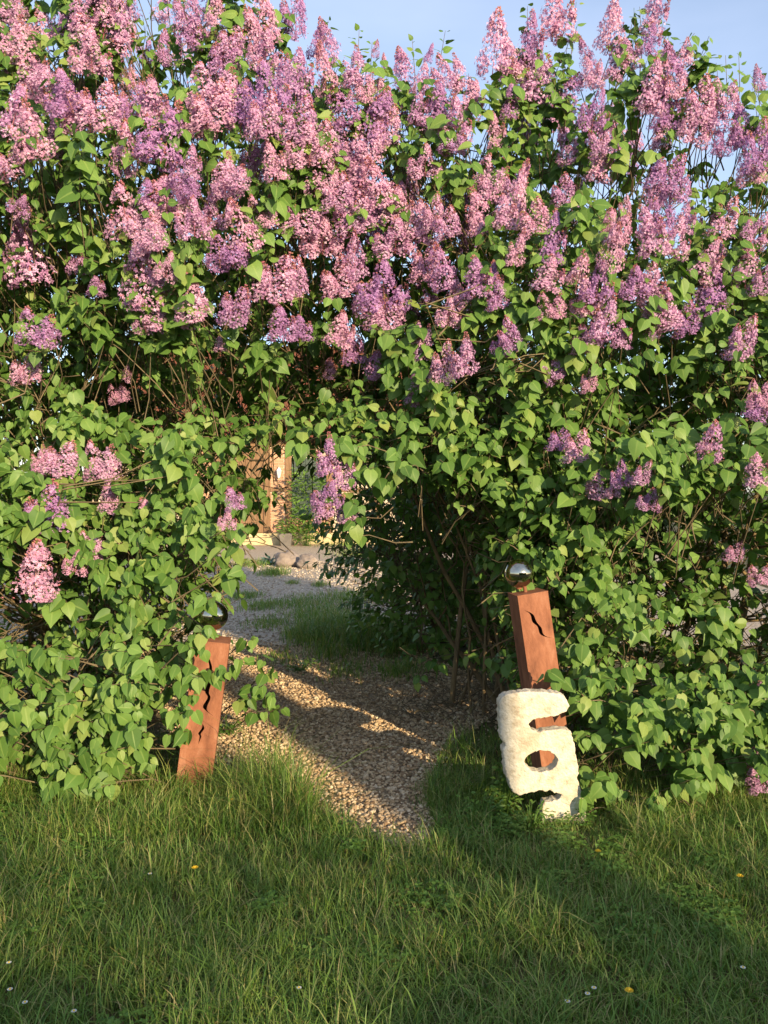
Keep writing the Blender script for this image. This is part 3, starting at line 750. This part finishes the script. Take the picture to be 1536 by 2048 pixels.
for row in PL.split('\n'):
    for e in row.split(';'):
        cx, cy, w, h = map(float, e.split())
        hang = 600 < cx < 720 and cy > 880
        base = on_front(cx, cy + h * .46, -.04 + random.uniform(-.04, .05))
        if hang: base = at(cx, cy + h * .46, 4.0)
        ppm = FPX / base.y
        H, W = h / ppm * 1.10, w / ppm * 1.30
        k = which(base.x, base.z) if not hang else 1
        wide = W / H
        vi = random.choice((0, 4, 6) if wide < .62 else ((1, 2, 4, 7) if wide < .85 else (3, 5, 7, 1)))
        o = bpy.data.objects.new('flower_panicle', PAN[vi]); col.objects.link(o); o.parent = roots[k]
        o.location = base - Vector(BUSH[k][1])
        nat = (.50, .62, .62, .72, .55, .70, .42, .62)[vi]
        sx = W / nat / 1.36
        sx = min(max(sx, H * .70), H * 1.30)
        o.scale = (sx, sx, H)
        o.rotation_euler = (random.gauss(.15, .18), random.gauss(0, .20), 0)
        if vi in (0, 4, 6): o.rotation_euler.rotate_axis('Z', random.uniform(0, 6.28))
fill = 0
while fill < 30:                                            # more flowers among those noted
    X = random.uniform(-2.2, .7); Z = random.uniform(2.75, 4.0)
    if Z > top(X) - .1: continue
    Y = front(X, Z) + random.uniform(.0, .12); k = which(X, Z); vi = random.randrange(8); H = random.uniform(.17, .26)
    o = bpy.data.objects.new('flower_panicle', PAN[vi]); col.objects.link(o); o.parent = roots[k]
    o.location = Vector((X, Y, Z)) - Vector(BUSH[k][1]); o.scale = (H, H, H)
    o.rotation_euler = (random.gauss(.10, .12), random.gauss(0, .15), random.uniform(-.5, .5)); fill += 1
# fainter panicles deeper in the crown and beyond the frame
extra = 0
while extra < 105:
    X = random.uniform(HX_MIN, HX_MAX); Z = random.uniform(2.3, 4.7)
    if Z > top(X) + .05: continue
    off_frame = abs(X) / 4.3 * FPX > 780
    if not off_frame and Z < top(X) - 1.0: continue
    Y = front(X, Z) + (random.uniform(-.05, .1) if off_frame else random.uniform(.25, 1.2))
    k = which(X, Z); vi = random.randrange(8); H = random.uniform(.16, .28)
    o = bpy.data.objects.new('flower_panicle', PAN[vi]); col.objects.link(o); o.parent = roots[k]
    o.location = Vector((X, Y, Z)) - Vector(BUSH[k][1]); o.scale = (H * .8, H * .8, H)
    o.rotation_euler = (random.gauss(.05, .15), random.gauss(0, .15), random.uniform(-.5, .5)); extra += 1

# ------------------------------------------------------------------ the rusty pillars and their mirror balls
def smooth_line(pts, n=8):
    out = []
    for i in range(len(pts) - 1):
        p0, p1, p2, p3 = pts[max(i - 1, 0)], pts[i], pts[i + 1], pts[min(i + 2, len(pts) - 1)]
        for j in range(n):
            t = j / n
            out.append(tuple(.5 * (2 * b + (c - a) * t + (2 * a - 5 * b + 4 * c - d) * t * t + (3 * b - a - 3 * c + d) * t ** 3) for a, b, c, d in zip(p0, p1, p2, p3)))
    out.append(tuple(pts[-1])); return out
def pillar(base, topc, w, dep, yaw, slots, label, ball_r, ball_off):
    """hollow steel box; slots = lists of (v from top, u across 0..1, half width in m)"""
    H = (topc - base).length
    root = tag(empty('rusty_pillar', base), label, 'pillar')
    lean = math.atan2(topc.x - base.x, topc.z - base.z)
    root.rotation_euler = (0, lean, 0); 
    V, F = [], []
    def quad(a, b, c, d):
        n = len(V); V.extend([a, b, c, d]); F.extend([(n, n + 1, n + 2), (n, n + 2, n + 3)])
    hw, hd = w / 2, dep / 2; yf, yi = -hd, -hd + .005
    rows = [(0.0, None)]
    for s in slots:
        ln = smooth_line(s, 8)
        for v, u, h in ln: rows.append((v, (-hw + u * w - max(h, 0), -hw + u * w + max(h, 0))))
        rows.append((ln[-1][0], None))
    rows.append((H + .15, None))
    prev = rows[0]
    for r in rows[1:]:
        za, zb = H - prev[0], H - r[0]
        if prev[1] and r[1]:
            (a0, a1), (b0, b1) = prev[1], r[1]
            quad((-hw, yf, zb), (b0, yf, zb), (a0, yf, za), (-hw, yf, za)); quad((b1, yf, zb), (hw, yf, zb), (hw, yf, za), (a1, yf, za))
            quad((a0, yf, za), (b0, yf, zb), (b0, yi, zb), (a0, yi, za)); quad((b1, yf, zb), (a1, yf, za), (a1, yi, za), (b1, yi, zb))
        elif abs(za - zb) > 1e-6:
            # split full rows at the slot's end so edges meet
            quad((-hw, yf, zb), (hw, yf, zb), (hw, yf, za), (-hw, yf, za))
        prev = r
    zb = -.15
    me = mesh_np('front_plate', np.array(V), np.array(F), False, (M_rust,))
    link('front_plate', me, root).rotation_euler = (0, 0, yaw)
    V.clear(); F.clear()
    quad((hw, yf, zb), (hw, hd, zb), (hw, hd, H), (hw, yf, H)); quad((-hw, hd, zb), (-hw, yf, zb), (-hw, yf, H), (-hw, hd, H)); quad((hw, hd, zb), (-hw, hd, zb), (-hw, hd, H), (hw, hd, H))
    me = mesh_np('side_plates', np.array(V), np.array(F), False, (M_rust,)); link('side_plates', me, root).rotation_euler = (0, 0, yaw)
    link('cap_plate', box_mesh('cap_plate', -hw - .001, hw + .001, yf - .001, hd + .001, H, H + .004, M_rust), root).rotation_euler = (0, 0, yaw)
    link('peg', lathe_mesh('peg', [(.009, H + .004), (.009, H + .06)], M_rust, 10), root, (ball_off, 0, 0))
    return root, H
pr_base, pr_top = Vector((0.826, 3.93, 0)), Vector((0.686, 3.93, 0.960))
S_R = [[(.065, .13, 0), (.082, .30, .0035), (.098, .385, .0075), (.128, .425, .0095), (.150, .53, .0065), (.165, .575, .0085), (.190, .60, .0075), (.207, .72, .0035), (.222, .95, 0)]]
pr, HR = pillar(pr_base, pr_top, .150, .150, R(9), S_R, 'taller leaning rusty steel pillar with one wavy slot behind the pale stone', .068, -.01)
pl_base, pl_top = Vector((-.925, 3.97, 0)), Vector((-.826, 3.97, .728))
S_L = [[(.060, .42, 0), (.090, .50, .005), (.125, .56, .007), (.160, .50, .006), (.190, .575, .008), (.235, .54, .009), (.262, .62, .007), (.305, .54, .010), (.325, .60, .004), (.350, .84, 0)],
       [(.388, .53, 0), (.410, .565, .006), (.437, .485, .006), (.452, .52, .004), (.490, .485, 0)]]
plr, HL = pillar(pl_base, pl_top, .165, .165, R(8), S_L, 'shorter leaning rusty steel pillar with two crack-like slots half hidden by leaves', .074, .0)
def ball(px, py, Y, r, label):
    c = at(px, py, Y)
    o = tag(empty('mirror_ball', c - Vector((0, 0, r))), label, 'garden ball', 'mirror balls on the pillars')
    bm = bmesh.new(); bmesh.ops.create_uvsphere(bm, u_segments=64, v_segments=40, radius=r)
    for f in bm.faces: f.smooth = True
    me = bpy.data.meshes.new('sphere'); bm.to_mesh(me); bm.free(); me.materials.append(M_mirror)
    link('sphere', me, o, (0, 0, r))
    link('collar', lathe_mesh('collar', [(.012, -.006), (.016, .0), (.016, .006), (.010, .010)], M_rust, 16), o)
ball(1038, 1147, 3.93, .0690, 'mirrored ball standing clear on the taller pillar with one slot')
ball(427, 1231, 3.97, .0700, 'mirrored ball half hidden among leaves on the shorter pillar')

# ------------------------------------------------------------------ the holed limestone slab
def stone():
    Y0 = 3.58
    k = Y0 / FPX
    def c(zx, zy):  # picture points of the slab's outline at its own distance
        px, py = 920 + zx * .2930, 1080 + zy * .2930
        w = at(px, py, Y0); return (w.x, w.z)
    outer = [(252, 1090), (268, 1058), (300, 1038), (380, 1030), (460, 1020), (560, 1025), (640, 1035), (690, 1045), (722, 1080), (738, 1120), (715, 1162), (650, 1186), (560, 1200), (485, 1212), (455, 1240), (472, 1276), (510, 1292), (570, 1288), (640, 1278), (735, 1288),
             (760, 1340), (775, 1420), (790, 1500), (806, 1580), (782, 1612), (802, 1640), (830, 1740), (850, 1880), (860, 2010), (545, 2010), (548, 1900), (552, 1800), (562, 1768), (620, 1762), (670, 1748), (682, 1722), (650, 1708), (600, 1692), (545, 1690), (480, 1702), (400, 1722),
             (352, 1702), (330, 1660), (318, 1615), (298, 1580), (292, 1500), (276, 1410), (296, 1385), (268, 1330), (262, 1270), (256, 1180)]
    inner = [(430, 1490), (445, 1458), (480, 1430), (540, 1420), (600, 1428), (640, 1455), (658, 1490), (640, 1535), (590, 1558), (520, 1568), (465, 1550), (440, 1520)]
    cu = bpy.data.curves.new('slab_outline', 'CURVE'); cu.dimensions = '2D'; cu.fill_mode = 'BOTH'; cu.extrude = .030
    o3 = [c(*p) for p in outer]; ox, oz = c(700, 1880)[0], 0.0
    def chipped(q, n=4):
        r = []
        for (x0, z0), (x1, z1) in zip(q, q[1:] + q[:1]):
            for j in range(n):
                t_ = j / n; k_ = random.uniform(-.0045, .0035) if j else 0
                r.append((x0 + (x1 - x0) * t_ + k_ * random.uniform(.4, 1), z0 + (z1 - z0) * t_ + k_))
        return r
    for pts_ in (chipped(o3), chipped([c(*p) for p in inner])):
        s = cu.splines.new('POLY'); s.points.add(len(pts_) - 1); s.use_cyclic_u = True
        for q, (x, z) in zip(s.points, pts_): q.co = (x - ox, z - oz, 0, 1)
    t = bpy.data.objects.new('slab_tmp', cu); col.objects.link(t)
    dg = bpy.context.evaluated_depsgraph_get()
    me = bpy.data.meshes.new_from_object(t.evaluated_get(dg)); bpy.data.objects.remove(t)
    t = bpy.data.objects.new('slab_tmp', me); col.objects.link(t)
    m = t.modifiers.new('r', 'REMESH'); m.mode = 'VOXEL'; m.voxel_size = .0048
    for i, (sz, st) in enumerate(((.05, .006), (.016, .006), (.006, .004))):
        tx = bpy.data.textures.new('n%d' % i, 'CLOUDS'); tx.noise_scale = sz; tx.noise_depth = 3
        m = t.modifiers.new('d%d' % i, 'DISPLACE'); m.texture = tx; m.strength = st; m.mid_level = .5
    dg = bpy.context.evaluated_depsgraph_get()
    me = bpy.data.meshes.new_from_object(t.evaluated_get(dg)); bpy.data.objects.remove(t)
    me.name = 'limestone_slab'; me.materials.clear(); me.materials.append(M_lime)
    for p in me.polygons: p.use_smooth = True
    o = tag(link('limestone_slab', me, None, (ox, Y0, oz)), 'pale weathered limestone slab pierced by an oval hole and slots', 'stone sculpture')
    o.rotation_euler = (R(90), 0, R(3))
stone()

# ------------------------------------------------------------------ grass
def blades(name, pos, h, w, lean, label, dry=None, parent=None):
    n = len(pos); a = rng.uniform(0, 2 * np.pi, n); b = a + rng.normal(0, .5, n) + np.pi / 2
    lv = np.stack([np.cos(a), np.sin(a), np.zeros(n)], -1) * (lean * h)[:, None]
    wv = np.stack([np.cos(b), np.sin(b), np.zeros(n)], -1) * (w / 2)[:, None]
    V = np.zeros((n, 7, 3)); up = np.array([0, 0, 1.0])
    for i, (t, ww) in enumerate(((0, .8), (.38, 1.0), (.72, .7))):
        c = pos + up * (h * t * (1 - .25 * lean * t))[:, None] + lv * t * t
        V[:, 2 * i] = c - wv * ww; V[:, 2 * i + 1] = c + wv * ww
    V[:, 6] = pos + up * (h * (1 - .35 * lean))[:, None] + lv
    F0 = np.array([(0, 1, 3), (0, 3, 2), (2, 3, 5), (2, 5, 4), (4, 5, 6)])
    F = (F0[None] + (np.arange(n) * 7)[:, None, None]).reshape(-1, 3)
    r = np.clip(rng.beta(2, 2.4, n) * .9 + (dry if dry is not None else 0), 0, .995)
    me = mesh_np(name, V.reshape(-1, 3), F, True, (M_grass,), rnd=np.repeat(r, 7))
    return tag(link(name, me, parent), label, 'grass', kind='stuff')
def fix_obj_random(m):          # lawn colours come from the blade alone
    nt = m.node_tree
    for l_ in list(nt.links):
        if l_.from_node.type == 'OBJECT_INFO': nt.links.remove(l_)
fix_obj_random(M_grass); fix_obj_random(M_stone_chip)
gp, gh, gd, gl = [], [], [], []
def lawn_h(x, y):
    n1 = nz(x * 1.1, y * 1.1, 1.0); n2 = nz(x * 3.2, y * 3.2, 4.0)
    return .083 * (1 + .45 * n1 + .55 * n2)
tries = 0
while len(gp) < 125000 and tries < 1100000:
    tries += 1
    y = random.uniform(1.7, 4.75); x = random.uniform(-3.2, 3.2)
    out = abs(x) > y * .478 + .25
    if out and random.random() > .30: continue
    if y < 2.0 and random.random() > .6: continue
    ed = poly_dist(PATH, x, y); ins = in_poly(PATH, x, y)
    if ins and random.random() > max(0, .30 - ed * 3.2): continue
    if y > 4.05 and random.random() > .25: continue
    bare = nz(x * 1.3 + 5, y * 1.6, 8.0)
    if bare > .22 and random.random() < .55: continue
    cl = nz(x * 9, y * 9, 3.0)
    if cl < -.15 and random.random() < .5: continue
    h = lawn_h(x, y) * random.uniform(.35, 1.3) * (1.6 if random.random() < .08 else 1)
    if ins: h *= .75
    elif ed < .28 and y > 3.4: h *= 1.6
    if -1.5 < x < -.3 and 3.3 < y < 3.95: h *= 1.6
    if .45 < x < 1.0 and 3.2 < y < 3.75: h *= .55
    gp.append((x, y, 0)); gh.append(max(.025, h)); gd.append(.36 * max(0, bare) + .35 * (random.random() < .02) + .16 * nz(x * .8, y * .8, 6) + .10 * (y - 3.3)); gl.append(random.uniform(.15, 1.25))
gp = np.array(gp)
blades('lawn_grass', gp, np.array(gh), rng.uniform(.0018, .0042, len(gp)) * np.where(rng.uniform(0, 1, len(gp)) < .06, 1.5, 1), np.array(gl), 'long unmown green grass in front of the lilacs', np.array(gd))
# grass growing in the yard and in the shade of the gap
yp, yh = [], []
for px, py, wpx, n, hh in [(500, 1132, 32, 900, .16), (548, 1150, 28, 900, .17), (586, 1168, 14, 250, .08), (640, 1173, 16, 350, .10), (490, 1196, 34, 900, .10), (525, 1215, 40, 900, .10), (600, 1208, 60, 1300, .09), (690, 1200, 70, 1500, .11), (640, 1232, 80, 2200, .11), (540, 1250, 50, 900, .08),
                           (690, 1270, 90, 5200, .20), (620, 1275, 50, 2000, .15), (780, 1290, 70, 2500, .18), (660, 1310, 50, 700, .12), (800, 1345, 50, 700, .10), (700, 1345, 60, 500, .09), (560, 1320, 40, 260, .08), (720, 1110, 60, 1500, .14), (690, 1090, 60, 1200, .16)]:
    g = ground(px, py); rad = wpx / FPX * g.y
    n = int(n * .6); q = rng.normal(0, .5, (n, 2))
    for a, b in np.clip(q, -1.1, 1.1):
        yp.append((g.x + a * rad, g.y + b * rad * 1.8, 0.004)); yh.append(hh * random.uniform(.4, 1.2))
blades('yard_grass', np.array(yp), np.array(yh), rng.uniform(.004, .008, len(yp)), rng.uniform(.2, .9, len(yp)), 'tufts of grass growing through the yard gravel')

# ------------------------------------------------------------------ boulders, pot, plants in the yard
def boulder(px, py, w, h, label, seed):
    g = ground(px, py); g.z = 0
    bm = bmesh.new(); bmesh.ops.create_icosphere(bm, subdivisions=4, radius=1)
    for v in bm.verts:
        d = 1 + .28 * nz(v.co.x * 1.3 + seed, v.co.y * 1.3, v.co.z * 1.3) + .10 * nz(v.co.x * 4, v.co.y * 4 + seed, v.co.z * 4)
        v.co = Vector((v.co.x * w / 2, v.co.y * w * .42, (v.co.z * .5 + .36) * h)) * d
    for f in bm.faces: f.smooth = True
    me = bpy.data.meshes.new('boulder'); bm.to_mesh(me); bm.free(); me.materials.append(M_rock)
    tag(link('boulder', me, None, g), label, 'boulder', 'boulders in the yard')
boulder(575, 1134, .50, .36, 'broad brown-grey boulder beside the bluish leafy plant', 3)
boulder(614, 1137, .38, .29, 'smaller paler boulder leaning beside the broad brown one', 8)

BLADE_T = [(np.array([(0, 0, 0), (.16, .3, .03), (-.16, .3, .03), (.13, .7, .02), (-.13, .7, .02), (0, 1, -.08), (0, .3, 0), (0, .7, -.02)], float),
            np.array([(0, 1, 6), (0, 6, 2), (1, 3, 6), (3, 7, 6), (6, 7, 2), (7, 4, 2), (3, 5, 7), (7, 5, 4)]), np.array([0, 0, 0, 0, 0, 0, .6, .6]))]
def leafy_plant(name, loc, n, size, spread, height, label, cat, mat=M_weed, group=None, stems=True):
    root = tag(empty(name, loc), label, cat, group)
    th = rng.uniform(0, 6.28, n); rr_ = np.sqrt(rng.uniform(0, 1, n)) * spread; zz = rng.uniform(.15, 1, n) * height
    P = np.stack([rr_ * np.cos(th), rr_ * np.sin(th), zz], -1)
    T = np.stack([np.cos(th), np.sin(th), rng.uniform(-.3, .5, n)], -1) + rng.normal(0, .3, (n, 3)); N = np.array([0, -.35, 1]) + rng.normal(0, .35, (n, 3))
    X, Y, Z = leaf_axes(T, N)
    link('foliage', foliage_mesh('foliage', P, X, Y, Z, size * rng.uniform(.6, 1.2, n), np.zeros(n, int), rng.uniform(0, 1, n), mat, BLADE_T), root)
    if stems:
        tb = Tubes()
        for i in range(0, n, max(1, n // 40)): tb.add([(P[i][0] * .15, P[i][1] * .15, 0), (P[i][0] * .6, P[i][1] * .6, P[i][2] * .7), tuple(P[i])], [.0025, .002, .0012], 3)
        link('stalk', tb.mesh('stalk', M_weed), root)
    return root
g = ground(545, 1130)
M_blue = foliage_mat("blue_leaf", [(0, (0.07, 0.14, 0.10)), (1, (0.12, 0.20, 0.15))], trans=.2)
leafy_plant('leafy_plant', (g.x, g.y, .01), 60, .16, .12, .12, 'bluish broad-leaved plant beside the boulders', 'plant', M_blue)
px_, pz_ = hx(579), 0
pot = tag(empty('plant_pot', (px_, HY - .75, .008)), 'dark grey tapered square pot before the house wall', 'plant pot')
link('bowl', lathe_mesh('bowl', [(.001, 0), (.17, 0), (.235, .30), (.235, .33), (.205, .33), (.19, .27), (.001, .27)], M_pot, 4, False), pot).rotation_euler = (0, 0, R(45))
leafy_plant('potted_plant', (px_, HY - .75, .27), 140, .13, .20, .42, 'green bushy plant growing in the grey pot', 'plant')
leafy_plant('leafy_plant', (px_ + .48, HY - .7, .008), 220, .14, .28, .62, 'yellow-green garden shrub between the pot and the lilac', 'plant')
leafy_plant('leafy_plant', (-1.95, HY - .8, .008), 750, .15, .42, 2.0, 'taller garden shrub against the shuttered wall of the house', 'plant')

cp = []
for _ in range(46):
    cx, cy = random.uniform(-1.9, 1.9), random.uniform(2.1, 3.6); rad = random.uniform(.04, .14)
    for _ in range(int(900 * rad)):
        a, q = random.uniform(0, 6.28), rad * math.sqrt(random.random())
        x, y, z = cx + math.cos(a) * q, cy + math.sin(a) * q, random.uniform(.02, .065)
        if in_poly(PATH, x, y): continue
        for j in range(3): cp.append((x, y, z, a + j * 2.094 + random.uniform(-.2, .2)))
cp = np.array(cp); n = len(cp)
T = np.stack([np.cos(cp[:, 3]), np.sin(cp[:, 3]), rng.uniform(-.15, .3, n)], -1); N = np.array([0, -.2, 1]) + rng.normal(0, .25, (n, 3))
X, Y, Z = leaf_axes(T, N)
CLOVER_T = [(np.array([(0, 0, 0), (.28, .45, .05), (.30, .85, .03), (0, .92, -.03), (-.30, .85, .03), (-.28, .45, .05)], float), np.array([(0, 1, 3), (1, 2, 3), (0, 3, 5), (3, 4, 5)]), np.array([.3, 0, 0, .3, 0, 0]))]
tag(link('lawn_clover', foliage_mesh('lawn_clover', cp[:, :3], X, Y, Z, rng.uniform(.010, .021, n), np.zeros(n, int), rng.uniform(0, 1, n), M_weed, CLOVER_T)), 'patches of clover and small weeds among the grass', 'clover', kind='stuff')
# ------------------------------------------------------------------ weeds, dandelions, daisies
for (px, py, n, s, sp, h, lab) in [(1012, 1632, 120, .036, .055, .24, 'bright feathery weed growing against the limestone slab'),
                                  (965, 1640, 130, .032, .10, .12, 'low clover-like weed between the feathery weed and the gravel path'),
                                  (1060, 1662, 110, .026, .09, .11, 'small fine-leaved weed at the foot of the limestone slab'),
                                  (455, 1630, 90, .03, .08, .09, 'low weed beside the dandelion at the shorter pillar'),
                                  (455, 1470, 110, .032, .12, .10, 'sunlit creeping weed on the gravel by the shorter pillar'),
                                  (600, 1345, 90, .035, .14, .12, 'small weed on the shaded gravel inside the gap'),
                                  (195, 1720, 90, .028, .12, .08, 'flat weed in the dry patch of the lawn')]:
    g = ground(px, py); leafy_plant('leafy_weed', (g.x, g.y, 0), n, s, sp, h, lab, 'weed', group='weeds around the gap')
def flower(name, px, py, hgt, rad, mat, npet, label, cat, group):
    k = (py - 980) / FPX; Yd = (CAM_H - hgt) / k; w = at(px, py, Yd)
    root = tag(empty(name, (w.x, w.y, 0)), label, cat, group)
    tb = Tubes(); tb.add([(.01, .01, 0), (.004, 0, hgt * .5), (0, 0, hgt)], [.0016, .0014, .0012], 4); link('stalk', tb.mesh('stalk', M_weed), root)
    V, F = [], []
    rows = 2 if cat == 'dandelion' else 1
    for rw in range(rows):
        for i in range(npet):
            a = 2 * math.pi * (i + .5 * rw) / npet; rl = rad * (1 - .35 * rw); n = len(V); da = 2.2 / npet; z1 = hgt + rl * (.25 + .5 * rw)
            V += [(0, 0, hgt), (rl * .8 * math.cos(a - da), rl * .8 * math.sin(a - da), z1), (rl * math.cos(a), rl * math.sin(a), z1), (rl * .8 * math.cos(a + da), rl * .8 * math.sin(a + da), z1)]
            F += [(n, n + 1, n + 2), (n, n + 2, n + 3)]
    link('petals', mesh_np('petals', np.array(V), np.array(F), False, (mat,)), root)
    link('centre', lathe_mesh('centre', [(rad * .35, hgt + rad * .2), (rad * .3, hgt + rad * .45), (.0005, hgt + rad * .55)], M_yellow, 8), root).location.z = .0005
for px, py, lab in [(463, 1606, 'yellow dandelion beside the foot of the shorter pillar'), (390, 1745, 'yellow dandelion standing in the dry lawn patch'), (1258, 1998, 'yellow dandelion deep in the shaded front lawn'),
                    (1196, 1711, 'yellow dandelion in front of the limestone slab'), (1480, 1762, 'yellow dandelion in the dry grass beyond the low lilac branch')]:
    flower('dandelion', px, py, .10, .013, M_yellow, 16, lab, 'dandelion', 'dandelions in the lawn')
for px, py in [(20, 1995), (50, 2022), (148, 2040), (300, 1757), (1175, 2004), (1188, 1992), (1135, 2020), (1486, 1950), (598, 1992), (18, 1940)]:
    flower('daisy', px, py, .085, .008, M_daisy, 12, 'tiny white daisy in the unmown front lawn', 'daisy', 'daisies in the lawn')
tb = Tubes()
for i in range(160):
    g = ground(random.uniform(800, 1010), random.uniform(1350, 1450)) if i < 90 else ground(random.uniform(1160, 1420), random.uniform(1560, 1640)); a = random.uniform(0, 3.14); L = random.uniform(.05, .3)
    tb.add([(g.x, g.y, .012), (g.x + math.cos(a) * L * .5, g.y + math.sin(a) * L * .5, .02 + random.uniform(0, .05)), (g.x + math.cos(a + .2) * L, g.y + math.sin(a + .2) * L, .012 + random.uniform(0, .06))], [.003, .0028, .0015], 4)
tag(link('twig_litter', tb.mesh('twig_litter', M_twig)), 'dry fallen twigs lying under the lilacs', 'twigs', kind='stuff')

# ------------------------------------------------------------------ unseen made-up hedge, added behind the viewer to shade lawn and path
HBY = -7.0
hb = tag(empty('shade_hedge', (5.5, HBY, 0)), 'unseen made-up hedge added behind the viewer to shade the front lawn', 'hedge')
def hb_top(x):
    t = 3.06 + .14 * nz(x * 1.2, 0, 4) + .10 * nz(x * 4, 1, 4)
    if 6.10 < x < 6.23: t = 4.75  # narrow spike added only to cast shade along the right of the path
    return t
V, F = [], []
xs = np.arange(-1, 13.01, .06)
for i, x in enumerate(xs):
    t = hb_top(x) - .27
    V += [(x - 5.5, -.35, 0), (x - 5.5, -.30, t), (x - 5.5, .30, t), (x - 5.5, .35, 0)]
    if i:
        n = len(V) - 8
        for a in range(3): F += [(n + a, n + a + 1, n + a + 5), (n + a, n + a + 5, n + a + 4)]
M_core = noise_mat("hedge_core", [(.3, (.02, .03, .01)), (.7, (.05, .07, .02))], scale=10)
link('hedge_core', mesh_np('hedge_core', np.array(V), np.array(F), False, (M_core,)), hb)  # solid core so the added hedge blocks the sun
n = 19000
hxs = rng.uniform(-1, 13, n); tp = np.array([hb_top(x) for x in hxs]); hz = tp * np.minimum(1, rng.uniform(0, 1.35, n)) - np.abs(rng.normal(0, .28, n)) + .17
P = np.stack([hxs - 5.5, rng.normal(0, .05, n) + np.where(hz > tp - .1, rng.uniform(-.4, .4, n), rng.choice([-.38, .38], n)), hz], -1)
X, Y, Z = leaf_axes(rng.normal(0, 1, (n, 3)), rng.normal(0, 1, (n, 3)))
tag(link('foliage', foliage_mesh('foliage', P, X, Y, Z, rng.uniform(.06, .11, n), np.zeros(n, int), rng.uniform(0, 1, n), M_weed, BLADE_T), hb), kind='stuff')
